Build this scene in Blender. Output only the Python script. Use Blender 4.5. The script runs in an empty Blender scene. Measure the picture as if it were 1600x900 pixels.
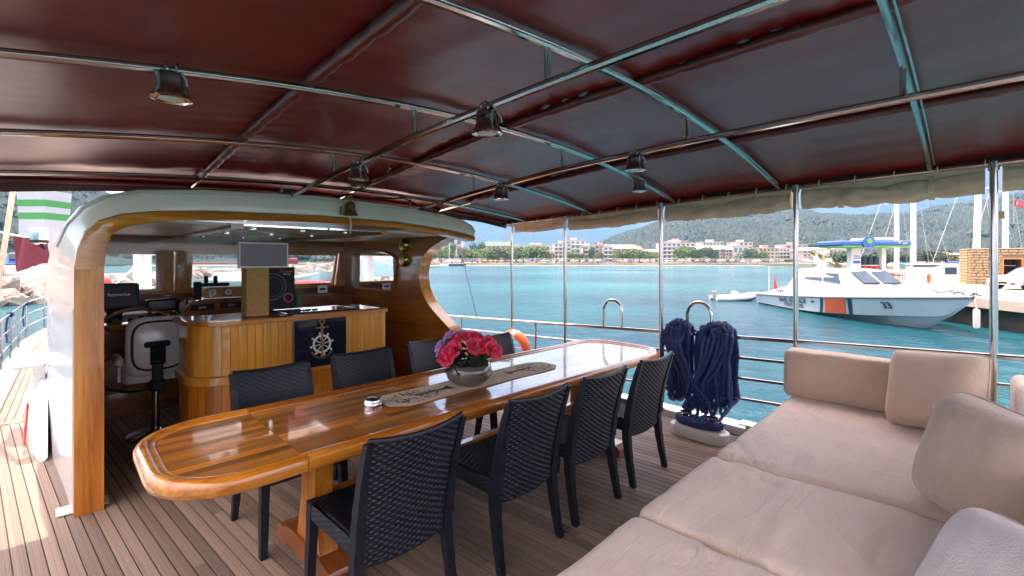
import bpy, math, random
from mathutils import Vector, Matrix, Euler, noise
random.seed(7)
R = math.radians
PI = math.pi
SC = bpy.context.scene
COL = SC.collection

# ---------------------------------------------------------------- camera, sky, sun, exposure
# boat axes: +X starboard, +Y towards the bow, +Z up, aft deck at z = 0, sea at z = -1.6
cam = bpy.data.cameras.new('camera'); camo = bpy.data.objects.new('camera', cam); COL.objects.link(camo)
cam.sensor_width = 36; cam.lens = 16.2; cam.shift_y = -0.0275
cam.clip_start = 0.05; cam.clip_end = 20000
camo.location = (0, 0, 1.6); camo.rotation_euler = (R(90), 0, R(-45))
SC.camera = camo

SUN = Vector((0.03, 0.42, 1.0)).normalized()          # towards the sun
w = bpy.data.worlds.new('World'); SC.world = w; w.use_nodes = True
nt = w.node_tree; nt.nodes.clear()
sky = nt.nodes.new('ShaderNodeTexSky'); sky.sky_type = 'NISHITA'; sky.sun_disc = False
sky.sun_elevation = math.asin(SUN.z); sky.sun_rotation = math.atan2(SUN.x, SUN.y)
sky.air_density = 1.0; sky.dust_density = 1.5; sky.ozone_density = 1.0
wtc = nt.nodes.new('ShaderNodeTexCoord'); wmp = nt.nodes.new('ShaderNodeMapping'); wmp.inputs['Scale'].default_value = (1, 1, 2.6)
wno = nt.nodes.new('ShaderNodeTexNoise'); wno.inputs['Scale'].default_value = 2.2; wno.inputs['Detail'].default_value = 7; wno.inputs['Roughness'].default_value = .58
wra = nt.nodes.new('ShaderNodeValToRGB'); wra.color_ramp.elements[0].position = .33; wra.color_ramp.elements[1].position = .62
wmx = nt.nodes.new('ShaderNodeMixRGB'); wmx.inputs[2].default_value = (13, 13, 13, 1)
wbg = nt.nodes.new('ShaderNodeBackground'); wbg.inputs[1].default_value = 0.15
wou = nt.nodes.new('ShaderNodeOutputWorld')
nt.links.new(wtc.outputs['Generated'], wmp.inputs[0]); nt.links.new(wmp.outputs[0], wno.inputs['Vector'])
nt.links.new(wno.outputs[0], wra.inputs[0]); nt.links.new(wra.outputs[0], wmx.inputs[0])
nt.links.new(sky.outputs[0], wmx.inputs[1]); nt.links.new(wmx.outputs[0], wbg.inputs[0]); nt.links.new(wbg.outputs[0], wou.inputs[0])
sl = bpy.data.lights.new('sun', 'SUN'); so = bpy.data.objects.new('sun', sl); COL.objects.link(so)
sl.energy = 2.3; sl.angle = R(.53); sl.color = (1, .95, .87)
so.rotation_euler = SUN.to_track_quat('Z', 'Y').to_euler()
vs = SC.view_settings; vs.view_transform = 'Standard'; vs.look = 'None'; vs.gamma = 1; vs.use_curve_mapping = False
vs.exposure = 2.2
vs.use_white_balance = True; vs.white_balance_temperature = 8300; vs.white_balance_tint = 34
cy = SC.cycles
cy.use_denoising = True; cy.max_bounces = 12; cy.diffuse_bounces = 8; cy.glossy_bounces = 5; cy.transmission_bounces = 6; cy.transparent_max_bounces = 12
cy.caustics_reflective = False; cy.caustics_refractive = False; cy.sample_clamp_indirect = 10; cy.volume_bounces = 0

# ---------------------------------------------------------------- helpers
def DR(d, r, z=0.0):
    "view depth d and lateral r (metres, seen from the aft deck) to world"
    s = math.sqrt(.5)
    return Vector(((d + r) * s, (d - r) * s, z))
def PX(x, d, z=0.0): return DR(d, (x - 800) / 720 * d, z)

class MB:
    def __init__(s): s.v = []; s.f = []; s.M = None
    def add(s, vs_, fs):
        o = len(s.v)
        if s.M is not None: vs_ = [s.M @ Vector(p) for p in vs_]
        s.v += [tuple(p) for p in vs_]; s.f += [tuple(i + o for i in f) for f in fs]
        return s
    def box(s, x0, x1, y0, y1, z0, z1):
        return s.add([(x0,y0,z0),(x1,y0,z0),(x1,y1,z0),(x0,y1,z0),(x0,y0,z1),(x1,y0,z1),(x1,y1,z1),(x0,y1,z1)],
                     [(0,3,2,1),(4,5,6,7),(0,1,5,4),(1,2,6,5),(2,3,7,6),(3,0,4,7)])
    def bbox(s, x0, x1, y0, y1, z0, z1, b):
        "box with chamfered vertical and horizontal edges"
        b = min(b, (x1-x0)*.45, (y1-y0)*.45, (z1-z0)*.45)
        rings = []
        for (z, i) in ((z0, b), (z0+b, 0), (z1-b, 0), (z1, b)):
            rings.append([(x0+i+b*(i==0)*1, y0+i, z),(x1-i-b*(i==0)*1, y0+i, z),(x1-i, y0+i+b*(i==0), z),(x1-i, y1-i-b*(i==0), z),
                          (x1-i-b*(i==0), y1-i, z),(x0+i+b*(i==0), y1-i, z),(x0+i, y1-i-b*(i==0), z),(x0+i, y0+i+b*(i==0), z)])
        vs_ = [p for r in rings for p in r]; fs = [tuple(range(7,-1,-1)), tuple(range(24,32))]
        for k in range(3):
            for j in range(8): fs.append((k*8+j, k*8+(j+1)%8, k*8+8+(j+1)%8, k*8+8+j))
        return s.add(vs_, fs)
    def prism(s, pts, z0, z1):
        n = len(pts)
        vs_ = [(x,y,z0) for x,y in pts] + [(x,y,z1) for x,y in pts]
        fs = [tuple(range(n-1,-1,-1)), tuple(range(n,2*n))] + [(i,(i+1)%n,n+(i+1)%n,n+i) for i in range(n)]
        return s.add(vs_, fs)
    def prism_x(s, pts, x0, x1):
        "pts are (y,z)"
        n = len(pts)
        vs_ = [(x0,y,z) for y,z in pts] + [(x1,y,z) for y,z in pts]
        fs = [tuple(range(n-1,-1,-1)), tuple(range(n,2*n))] + [(i,(i+1)%n,n+(i+1)%n,n+i) for i in range(n)]
        return s.add(vs_, fs)
    def prism_y(s, pts, y0, y1):
        "pts are (x,z)"
        n = len(pts)
        vs_ = [(x,y0,z) for x,z in pts] + [(x,y1,z) for x,z in pts]
        fs = [tuple(range(n)), tuple(range(2*n-1,n-1,-1))] + [((i+1)%n,i,n+i,n+(i+1)%n) for i in range(n)]
        return s.add(vs_, fs)
    def strip(s, a, b, closed=False):
        "quads between two polylines"
        n = len(a); vs_ = list(a) + list(b)
        return s.add(vs_, [(i,(i+1)%n,n+(i+1)%n,n+i) for i in range(n if closed else n-1)])
    def loft(s, rings, closed=True, cap=True):
        n = len(rings[0]); vs_ = [p for r in rings for p in r]; fs = []
        for k in range(len(rings)-1):
            for j in range(n if closed else n-1):
                fs.append((k*n+j, k*n+(j+1)%n, (k+1)*n+(j+1)%n, (k+1)*n+j))
        if cap and closed:
            fs.append(tuple(range(n-1,-1,-1))); fs.append(tuple(range((len(rings)-1)*n, len(rings)*n)))
        return s.add(vs_, fs)
    def tube(s, path, r, n=8, closed=False, cap=True):
        P = [Vector(p) for p in path]; m = len(P); rings = []
        up = None
        for i in range(m):
            a = P[(i-1)%m] if (closed or i > 0) else P[i]; b = P[(i+1)%m] if (closed or i < m-1) else P[i]
            t = (b-a)
            if t.length < 1e-9: t = Vector((0,0,1))
            t.normalize()
            if up is None:
                up = Vector((0,0,1)) if abs(t.z) < .9 else Vector((1,0,0))
            u = up - t*up.dot(t)
            if u.length < 1e-6: u = t.orthogonal()
            u.normalize(); up = u; v = t.cross(u)
            rr = r[i] if isinstance(r, (list, tuple)) else r
            rings.append([P[i] + (u*math.cos(2*PI*k/n) + v*math.sin(2*PI*k/n))*rr for k in range(n)])
        if closed: rings.append(rings[0]); cap = False
        return s.loft(rings, True, cap)
    def lathe(s, prof, n=20, c=(0,0,0), axis='z'):
        "prof is [(radius, height)]"
        rings = []
        for (r, h) in prof:
            ring = []
            for k in range(n):
                a = 2*PI*k/n; x, y = r*math.cos(a), r*math.sin(a)
                if axis == 'z': p = (c[0]+x, c[1]+y, c[2]+h)
                elif axis == 'y': p = (c[0]+x, c[1]+h, c[2]-y)
                else: p = (c[0]+h, c[1]+x, c[2]+y)
                ring.append(p)
            rings.append(ring)
        return s.loft(rings)
    def ball(s, c, r, n=10, m=7):
        rx, ry, rz = r if isinstance(r, (list, tuple)) else (r, r, r)
        return s.loft([[(c[0]+rx*math.sin(PI*(i+.02)/(m+.04))*math.cos(2*PI*k/n), c[1]+ry*math.sin(PI*(i+.02)/(m+.04))*math.sin(2*PI*k/n), c[2]-rz*math.cos(PI*(i+.02)/(m+.04))) for k in range(n)] for i in range(m+1)])
    def grid(s, fn, nu, nv):
        vs_ = [fn(i/nu, j/nv) for j in range(nv+1) for i in range(nu+1)]
        return s.add(vs_, [(j*(nu+1)+i, j*(nu+1)+i+1, (j+1)*(nu+1)+i+1, (j+1)*(nu+1)+i) for j in range(nv) for i in range(nu)])
    def mesh(s, name, smooth=False, angle=35):
        me = bpy.data.meshes.new(name); me.from_pydata(s.v, [], s.f); me.update()
        if smooth:
            me.polygons.foreach_set('use_smooth', [True]*len(me.polygons))
            try: me.set_sharp_from_angle(angle=R(angle))
            except Exception: pass
        return me
    def build(s, name, mat, parent=None, smooth=False, angle=35, offset=True):
        me = s.mesh(name, smooth, angle)
        return mkobj(name, me, mat, parent, offset)

def mkobj(name, me, mat, parent=None, offset=True):
    o = bpy.data.objects.new(name, me); COL.objects.link(o)
    if mat is not None:
        me.materials.clear(); me.materials.append(mat)
    if parent is not None:
        o.parent = parent
        if offset:                       # mesh is written in world coordinates
            q = parent; t = Vector((0,0,0))
            while q is not None: t += Vector(q.location); q = q.parent
            o.location = -t
    return o
def tag(o, label=None, cat=None, group=None, kind=None):
    if label: o['label'] = label
    if cat: o['category'] = cat
    if group: o['group'] = group
    if kind: o['kind'] = kind
    return o
def thing(name, label, cat, loc=(0,0,0), rz=0, group=None):
    o = bpy.data.objects.new(name, None); COL.objects.link(o); o.empty_display_size = .1
    o.location = loc; o.rotation_euler = (0,0,rz)
    return tag(o, label, cat, group)
def copy_tree(o, parent=None):
    c = o.copy(); COL.objects.link(c)
    if parent is not None: c.parent = parent
    for ch in list(o.children): copy_tree(ch, c)
    return c
def inst(name, me, parent, loc, rot=(0,0,0), sc=(1,1,1)):
    o = bpy.data.objects.new(name, me); COL.objects.link(o); o.parent = parent
    o.location = loc; o.rotation_euler = rot; o.scale = sc
    return o
def arc(c, r, a0, a1, n, pl='xy', h=0):
    out = []
    for i in range(n+1):
        a = R(a0 + (a1-a0)*i/n); x, y = r*math.cos(a), r*math.sin(a)
        out.append({'xy': (c[0]+x, c[1]+y, c[2]+h), 'xz': (c[0]+x, c[1]+h, c[2]+y), 'yz': (c[0]+h, c[1]+x, c[2]+y)}[pl])
    return out
def text_mesh(body, size, depth=.002, bold=0.0, align='CENTER', spacing=1.0):
    cu = bpy.data.curves.new('letters', 'FONT'); cu.body = body; cu.size = size; cu.extrude = depth; cu.offset = bold
    cu.align_x = align; cu.align_y = 'CENTER'; cu.space_character = spacing
    o = bpy.data.objects.new('letters', cu); COL.objects.link(o)
    dg = bpy.context.evaluated_depsgraph_get()
    me = bpy.data.meshes.new_from_object(o.evaluated_get(dg))
    bpy.data.objects.remove(o)
    return me
def lettering(name, body, size, mat, parent, origin, xdir, updir, bold=0.0, spacing=1.0, xs=1.0):
    me = text_mesh(body, size, .003, bold, spacing=spacing)
    X = Vector(xdir).normalized(); U = Vector(updir).normalized(); N = X.cross(U)
    M = Matrix(((X.x*xs,U.x,N.x,origin[0]),(X.y*xs,U.y,N.y,origin[1]),(X.z*xs,U.z,N.z,origin[2]),(0,0,0,1)))
    me.transform(M)
    return mkobj(name, me, mat, parent)

# ---------------------------------------------------------------- materials
def newmat(name):
    m = bpy.data.materials.new(name); m.use_nodes = True
    return m, m.node_tree, m.node_tree.nodes['Principled BSDF']
def N(t, typ, **kw):
    n = t.nodes.new(typ)
    for k, v in kw.items():
        if k in n.inputs: n.inputs[k].default_value = v
        else: setattr(n, k, v)
    return n
def coords(t, scale=(1,1,1), space='Object', rnd=False):
    tc = N(t, 'ShaderNodeTexCoord'); mp = N(t, 'ShaderNodeMapping'); mp.inputs['Scale'].default_value = scale
    if rnd:
        oi = N(t, 'ShaderNodeObjectInfo'); mu = N(t, 'ShaderNodeMath', operation='MULTIPLY'); mu.inputs[1].default_value = 37.0
        cb = N(t, 'ShaderNodeCombineXYZ'); t.links.new(oi.outputs['Random'], mu.inputs[0])
        for k in range(3): t.links.new(mu.outputs[0], cb.inputs[k])
        t.links.new(cb.outputs[0], mp.inputs['Location'])
    t.links.new(tc.outputs[space], mp.inputs[0])
    return mp.outputs[0]
def ramp(t, fac, stops):
    r = N(t, 'ShaderNodeValToRGB'); e = r.color_ramp.elements
    while len(e) < len(stops): e.new(.5)
    for el, (p, c) in zip(e, stops): el.position = p; el.color = (*c, 1) if len(c) == 3 else c
    t.links.new(fac, r.inputs[0]); return r.outputs[0]
def bump(t, b, h, strength, dist):
    bn = N(t, 'ShaderNodeBump'); bn.inputs['Strength'].default_value = strength; bn.inputs['Distance'].default_value = dist
    t.links.new(h, bn.inputs['Height']); t.links.new(bn.outputs[0], b.inputs['Normal']); return bn
def plain(name, col, rough=.5, metal=0, spec=.5, coat=0, var=.12, scale=6, bmp=0, bscale=80, bdist=.002, emit=None, sheen=0):
    "colour with broken-up tone and optional fine relief"
    m, t, b = newmat(name)
    v = coords(t)
    no = N(t, 'ShaderNodeTexNoise', Scale=scale, Detail=5.0, Roughness=.6); t.links.new(v, no.inputs['Vector'])
    lo = tuple(c*(1-var) for c in col); hi = tuple(min(1, c*(1+var)) for c in col)
    t.links.new(ramp(t, no.outputs[0], [(.3, lo), (.7, hi)]), b.inputs['Base Color'])
    b.inputs['Roughness'].default_value = rough; b.inputs['Metallic'].default_value = metal
    b.inputs['Specular IOR Level'].default_value = spec; b.inputs['Coat Weight'].default_value = coat; b.inputs['Coat Roughness'].default_value = .05
    if sheen: b.inputs['Sheen Weight'].default_value = sheen; b.inputs['Sheen Roughness'].default_value = .5
    if bmp:
        n2 = N(t, 'ShaderNodeTexNoise', Scale=bscale, Detail=4.0); t.links.new(v, n2.inputs['Vector'])
        bump(t, b, n2.outputs[0], bmp, bdist)
    if emit: b.inputs['Emission Color'].default_value = (*emit, 1); b.inputs['Emission Strength'].default_value = 1
    return m
def wood(name, cols, axis='x', rough=.35, coat=.0, grain=1.0, rnd=True, huevar=.35, bmp=.15, fine=60):
    "long-grained timber; every piece takes its own tone"
    m, t, b = newmat(name)
    k = {'x': (1.2, 14, 14), 'y': (14, 1.2, 14), 'z': (14, 14, 1.2)}[axis]
    v = coords(t, tuple(q*grain for q in k), rnd=rnd)
    n1 = N(t, 'ShaderNodeTexNoise', Scale=1.0, Detail=6.0, Roughness=.62, Distortion=.7); t.links.new(v, n1.inputs['Vector'])
    col = ramp(t, n1.outputs[0], [(.28, cols[0]), (.5, cols[1]), (.74, cols[2])])
    kf = {'x': (2, fine, fine), 'y': (fine, 2, fine), 'z': (fine, fine, 2)}[axis]
    v2 = coords(t, tuple(q*grain for q in kf), rnd=rnd)
    n2 = N(t, 'ShaderNodeTexNoise', Scale=1.5, Detail=3.0); t.links.new(v2, n2.inputs['Vector'])
    mx = N(t, 'ShaderNodeMixRGB', blend_type='MULTIPLY'); mx.inputs[0].default_value = .45
    t.links.new(col, mx.inputs[1]); t.links.new(ramp(t, n2.outputs[0], [(.3, (.55,.5,.46)), (.62, (1,1,1))]), mx.inputs[2])
    out = mx.outputs[0]
    if rnd:
        oi = N(t, 'ShaderNodeObjectInfo'); hs = N(t, 'ShaderNodeHueSaturation')
        mr = N(t, 'ShaderNodeMapRange'); mr.inputs['To Min'].default_value = 1-huevar; mr.inputs['To Max'].default_value = 1+huevar
        t.links.new(oi.outputs['Random'], mr.inputs['Value']); t.links.new(mr.outputs[0], hs.inputs['Value'])
        t.links.new(out, hs.inputs['Color']); out = hs.outputs[0]
    t.links.new(out, b.inputs['Base Color'])
    b.inputs['Roughness'].default_value = rough; b.inputs['Coat Weight'].default_value = coat; b.inputs['Coat Roughness'].default_value = .045
    if bmp: bump(t, b, n2.outputs[0], bmp, .001)
    return m
HAZE = 2.1e-4
M = {}
M['teak'] = wood('weathered_teak', [(.165,.108,.078), (.265,.185,.135), (.355,.265,.20)], 'y', .62, 0, 1, True, .30, .4)
M['caulk'] = plain('black_caulk', (.012,.012,.014), .6)
AMB = [(.28,.055,.005), (.56,.16,.014), (.74,.28,.04)]
M['varn_x'] = wood('varnished_wood_x', AMB, 'x', .3, 1.0, .8, True, .28, 0)
M['varn_y'] = wood('varnished_wood_y', AMB, 'y', .3, 1.0, .8, True, .28, 0)
M['varn_z'] = wood('varnished_wood_z', AMB, 'z', .3, .8, .8, True, .28, 0)
M['table_x'] = wood('table_stave', [(.26,.052,.004), (.58,.18,.014), (.78,.33,.045)], 'x', .28, 1.0, 1.0, True, .55, 0)
PALE = [(.50,.15,.018), (.70,.265,.034), (.82,.39,.075)]
M['pale_z'] = wood('pale_wood_z', PALE, 'z', .3, .8, .9, True, .16, 0)
M['pale_x'] = wood('pale_wood_x', PALE, 'x', .3, .8, .9, True, .16, 0)
M['mahog'] = wood('mahogany', [(.14,.03,.008), (.27,.068,.015), (.38,.115,.028)], 'y', .3, .8, .6, True, .1, 0)
M['cork'] = plain('amber_board', (.42,.20,.045), .55, var=.3, scale=60)
M['steel'] = plain('stainless_steel', (.50,.47,.45), .14, 1.0, var=.06, scale=3)
M['chrome'] = plain('chrome', (.75,.76,.78), .06, 1.0, var=.03)
M['brass'] = plain('brass', (.50,.33,.10), .25, 1.0, var=.25, scale=20)
M['agedbrass'] = plain('aged_brass', (.30,.19,.07), .4, .9, var=.4, scale=30)
M['white'] = plain('white_gelcoat', (.66,.65,.63), .22, coat=.5, var=.05, scale=3)
M['offwhite'] = plain('ivory_paint', (.66,.61,.54), .4, var=.07, scale=4)
M['whitewash'] = wood('whitewashed_panel', [(.58,.52,.46), (.72,.66,.59), (.80,.75,.68)], 'x', .45, 0, .5, False, 0, 0)
M['black'] = plain('black_plastic', (.008,.008,.009), .55, var=.2, spec=.3)
M['matblack'] = plain('matt_black', (.01,.01,.011), .7, var=.2)
M['darkblue'] = plain('navy_lacquer', (.010,.011,.024), .12, coat=.6, var=.1)
M['grey'] = plain('grey_plastic', (.22,.22,.23), .5)
M['screen'] = plain('dark_screen', (.045,.047,.05), .25, var=.05)
M['silver'] = plain('silver_plastic', (.52,.47,.38), .35, .3, var=.05)
M['red'] = plain('red_paint', (.5,.03,.03), .4)
M['pinkred'] = plain('pinkish_red_ring', (.75,.09,.10), .4)  # plain pinkish red, no emission
M['print'] = plain('white_print', (.75,.75,.75), .5, var=.02)
M['wicker'] = plain('navy_wicker', (.0055,.008,.015), .42, var=.3, scale=40, spec=.4)
M['terry'] = plain('beige_terry', (.70,.54,.445), .95, var=.1, scale=5, bmp=.6, bscale=170, bdist=.006, sheen=.35)
M['terry2'] = plain('tan_terry', (.57,.41,.30), .95, var=.12, scale=5, bmp=.6, bscale=170, bdist=.006, sheen=.3)
M['rope'] = plain('navy_rope', (.012,.035,.13), .75, var=.4, scale=30, bmp=.8, bscale=90, bdist=.01)
M['khaki'] = plain('khaki_canvas', (.68,.50,.36), .85, var=.18, scale=9, bmp=.4, bscale=60, bdist=.01)
M['burgundy'] = plain('burgundy_canvas', (.20,.022,.035), .8, var=.2, scale=5, bmp=.3, bscale=30, bdist=.01)
M['orange'] = plain('orange_buoy', (.75,.14,.03), .45, var=.1)
M['glass_lens'] = plain('lamp_lens', (.62,.60,.48), .2, var=.2, scale=50)
M['linen'] = plain('linen_runner', (.68,.53,.38), .9, var=.1, scale=30, bmp=.3, bscale=300)
M['rose'] = plain('red_rose_petal', (.95,.03,.085), .55, var=.3, scale=25, sheen=.2)
M['lilac'] = plain('lilac_rose_petal', (.68,.32,.62), .55, var=.2, scale=25, sheen=.2)
M['leaf'] = plain('dark_green_leaf', (.02,.05,.018), .5, var=.4, scale=25)
M['bowl'] = plain('taupe_glaze', (.115,.085,.078), .18, coat=.6, var=.15, scale=8)
M['pillowblue'] = plain('cool_white_cotton', (.64,.56,.52), .9, bmp=.4, bscale=140, bdist=.004)

def terry(name, col, fold=.018):
    m, t, b = newmat(name)
    no = N(t, 'ShaderNodeTexNoise', Scale=4.0, Detail=6.0, Roughness=.65); t.links.new(coords(t), no.inputs['Vector'])
    t.links.new(ramp(t, no.outputs[0], [(.3, tuple(c*.92 for c in col)), (.7, tuple(min(1,c*1.05) for c in col))]), b.inputs['Base Color'])
    b.inputs['Roughness'].default_value = .95; b.inputs['Sheen Weight'].default_value = .35; b.inputs['Sheen Roughness'].default_value = .5; b.inputs['Specular IOR Level'].default_value = .2
    st = N(t, 'ShaderNodeTexNoise', Scale=1.0, Detail=5.0, Roughness=.6, Distortion=.8); t.links.new(coords(t, (3.2,13,9)), st.inputs['Vector'])
    fi = N(t, 'ShaderNodeTexNoise', Scale=150.0, Detail=3.0); t.links.new(coords(t), fi.inputs['Vector'])
    b1 = N(t, 'ShaderNodeBump'); b1.inputs['Strength'].default_value = .9; b1.inputs['Distance'].default_value = fold; t.links.new(st.outputs[0], b1.inputs['Height'])
    b2 = N(t, 'ShaderNodeBump'); b2.inputs['Strength'].default_value = .5; b2.inputs['Distance'].default_value = .006; t.links.new(fi.outputs[0], b2.inputs['Height'])
    t.links.new(b1.outputs[0], b2.inputs['Normal']); t.links.new(b2.outputs[0], b.inputs['Normal'])
    return m
M['terry'] = terry('beige_terry_cloth', (.76,.60,.49)); M['terry2'] = terry('tan_terry_cloth', (.60,.43,.325), .010); M['pillowblue'] = terry('pale_cotton', (.72,.63,.58), .007)
def vinyl():
    m, t, b = newmat('maroon_vinyl')
    v = coords(t)
    no = N(t, 'ShaderNodeTexNoise', Scale=2.5, Detail=4.0); t.links.new(v, no.inputs['Vector'])
    t.links.new(ramp(t, no.outputs[0], [(.3, (.15,.009,.008)), (.7, (.20,.014,.012))]), b.inputs['Base Color'])
    b.inputs['Roughness'].default_value = .42; b.inputs['Specular IOR Level'].default_value = .5
    tl = N(t, 'ShaderNodeBsdfTranslucent'); tl.inputs[0].default_value = (.50,.035,.03,1)
    ms_ = N(t, 'ShaderNodeMixShader'); ms_.inputs[0].default_value = .075; out = t.nodes['Material Output']
    t.links.new(b.outputs[0], ms_.inputs[1]); t.links.new(tl.outputs[0], ms_.inputs[2]); t.links.new(ms_.outputs[0], out.inputs['Surface'])
    b.inputs['Coat Weight'].default_value = .8; b.inputs['Coat Roughness'].default_value = .30
    v2 = coords(t, (2.5, 9, 1)); n2 = N(t, 'ShaderNodeTexNoise', Scale=1.6, Detail=3.0); t.links.new(v2, n2.inputs['Vector'])
    bump(t, b, n2.outputs[0], .25, .02)
    return m
M['vinyl'] = vinyl()
M['hemvinyl'] = plain('maroon_hem', (.10,.012,.011), .45, var=.15, scale=4)
def glassmat(name, tint=(.9,.95,.95), alpha=.12):
    "thin clear pane: mostly see-through with a surface sheen"
    m, t, b = newmat(name)
    tr = N(t, 'ShaderNodeBsdfTransparent'); tr.inputs[0].default_value = (*tint, 1)
    gl = N(t, 'ShaderNodeBsdfGlossy'); gl.inputs['Roughness'].default_value = .02
    fr = N(t, 'ShaderNodeFresnel'); fr.inputs[0].default_value = 1.45
    mx = N(t, 'ShaderNodeMixShader'); out = t.nodes['Material Output']
    t.links.new(fr.outputs[0], mx.inputs[0]); t.links.new(tr.outputs[0], mx.inputs[1]); t.links.new(gl.outputs[0], mx.inputs[2])
    t.links.new(mx.outputs[0], out.inputs['Surface']); t.nodes.remove(b)
    return m
M['pane'] = glassmat('clear_pane')
def water():
    m, t, b = newmat('turquoise_water')
    v = coords(t)
    n0 = N(t, 'ShaderNodeTexNoise', Scale=.022, Detail=4.0, Roughness=.55); t.links.new(coords(t, (1,1,1)), n0.inputs['Vector'])
    t.links.new(ramp(t, n0.outputs[0], [(.34, (.0,.035,.066)), (.50, (.0,.082,.098)), (.66, (.0,.140,.142))]), b.inputs['Base Color'])
    b.inputs['Roughness'].default_value = .16; b.inputs['IOR'].default_value = 1.33; b.inputs['Specular IOR Level'].default_value = .09
    n1 = N(t, 'ShaderNodeTexNoise', Scale=1.1, Detail=5.0, Roughness=.6, Distortion=.6); t.links.new(v, n1.inputs['Vector'])
    n2 = N(t, 'ShaderNodeTexNoise', Scale=.12, Detail=3.0); t.links.new(v, n2.inputs['Vector'])
    ad = N(t, 'ShaderNodeMath', operation='MULTIPLY_ADD'); ad.inputs[1].default_value = 2.5
    t.links.new(n2.outputs[0], ad.inputs[0]); t.links.new(n1.outputs[0], ad.inputs[2])
    bump(t, b, ad.outputs[0], 1.0, .30)
    return m
M['water'] = water()
def foliage(name, c0, c1, scale):
    m, t, b = newmat(name)
    v = coords(t)
    no = N(t, 'ShaderNodeTexNoise', Scale=scale, Detail=5.0, Roughness=.7); t.links.new(v, no.inputs['Vector'])
    t.links.new(ramp(t, no.outputs[0], [(.35, c0), (.65, c1)]), b.inputs['Base Color'])
    b.inputs['Roughness'].default_value = .8
    return m
M['tree1'] = foliage('tree_green', (.035,.085,.014), (.11,.19,.03), .6)
M['tree2'] = foliage('olive_green', (.045,.065,.02), (.11,.13,.04), .6)
M['tree3'] = foliage('deep_green', (.02,.055,.022), (.06,.11,.04), .6)
M['bark'] = plain('bark', (.12,.085,.06), .9, var=.3)
def forest(name, cols, scale, relief):
    m, t, b = newmat(name)
    v = coords(t)
    vo = N(t, 'ShaderNodeTexVoronoi', Scale=scale); t.links.new(v, vo.inputs['Vector'])
    no = N(t, 'ShaderNodeTexNoise', Scale=scale*.06, Detail=6.0, Roughness=.65); t.links.new(v, no.inputs['Vector'])
    mx = N(t, 'ShaderNodeMixRGB'); mx.inputs[0].default_value = .38
    t.links.new(ramp(t, vo.outputs['Distance'], [(.1, cols[1]), (.8, cols[0])]), mx.inputs[1])
    t.links.new(ramp(t, no.outputs[0], [(.38, cols[0]), (.55, cols[1]), (.68, cols[2])]), mx.inputs[2])
    t.links.new(mx.outputs[0], b.inputs['Base Color']); b.inputs['Roughness'].default_value = .95; b.inputs['Specular IOR Level'].default_value = .1
    iv = N(t, 'ShaderNodeMath', operation='SUBTRACT'); iv.inputs[0].default_value = 1.0; t.links.new(vo.outputs['Distance'], iv.inputs[1])
    bump(t, b, iv.outputs[0], 1.0, relief)
    return m
M['forest'] = forest('pine_hillside', [(.006,.018,.018), (.024,.046,.034), (.14,.125,.105)], .03, 1)
M['mount'] = forest('mountain_side', [(.010,.024,.026), (.026,.045,.04), (.10,.10,.10)], .045, 6)
M['stone'] = plain('grey_boulder', (.25,.22,.185), .9, var=.3, scale=1.2, bmp=.6, bscale=5, bdist=.1)
M['quay'] = plain('quay_concrete', (.36,.31,.25), .9, var=.14, scale=.5, bmp=.2, bscale=8)
M['sandstone'] = plain('sandstone', (.36,.26,.145), .9, var=.25, scale=2, bmp=.5, bscale=12, bdist=.03)
M['mortar'] = plain('mortar', (.22,.17,.11), .95)
M['sand'] = plain('beach_sand', (.27,.225,.17), .95, var=.12, scale=.1)
M['land'] = plain('scrub_ground', (.20,.19,.11), .95, var=.3, scale=.05)
# ================================================================ THE SETTING: sea, deck, hull of the yacht
o = MB().add([(-9000,-9000,-1.6),(9000,-9000,-1.6),(9000,9000,-1.6),(-9000,9000,-1.6)], [(0,1,2,3)]).build('sea', M['water'])
tag(o, 'turquoise rippled sea filling the harbour and bay', 'sea', kind='structure')

def lerp(tab, x):
    if x <= tab[0][0]: return tab[0][1]
    for (a, b), (c, d) in zip(tab, tab[1:]):
        if x <= c: return b + (d-b)*(x-a)/(c-a)
    return tab[-1][1]
PORT = [(-2.5,-.72),(5,-.64),(9.5,-.53),(12.9,-.38),(14.5,-.15),(16.5,.5),(18,1.3),(18.8,2.0)]
STBD = [(-2.5,4.66),(4.6,4.66),(9.5,4.5),(12.9,4.3),(14.5,4.05),(16.5,3.4),(18,2.6),(18.8,2.0)]
ys = [-2.5,-1,1,3,5,7,9.5,11,12.9,14.5,15.5,16.5,17.3,18,18.5,18.8]
outl = [(lerp(PORT,y),y) for y in ys] + [(lerp(STBD,y),y) for y in reversed(ys[:-1])]
cx = 2.0
rings = []
for z, k in ((-1.75,.80),(-1.2,.93),(-.6,.99),(-.03,1.0)):
    rings.append([(cx+(x-cx)*k, y*(1 if y < 0 else .9+.1*k), z) for x,y in outl])
hull = MB().loft(rings).build('hull', M['white'], smooth=True)
tag(hull, 'white hull of the yacht under the deck', 'hull', kind='structure')
deck = MB().prism([(x+(.06 if x < 2 else -.06),y) for x,y in outl], -.028, -.008).build('deck', M['caulk'])
tag(deck, 'weathered teak planks with black caulked seams', 'deck', kind='structure')
cb = MB()
for T, sg in ((PORT,1),(STBD,-1)):
    rr = []
    for y in ys[:-1]:
        x = lerp(T,y)
        rr.append([(x-sg*.03,y,-.04),(x+sg*.20,y,-.04),(x+sg*.20,y,.012),(x+sg*.17,y,.055),(x,y,.06),(x-sg*.03,y,.04)])
    cb.loft(rr)
cb.build('covering_board', M['white'], deck, True)
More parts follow.
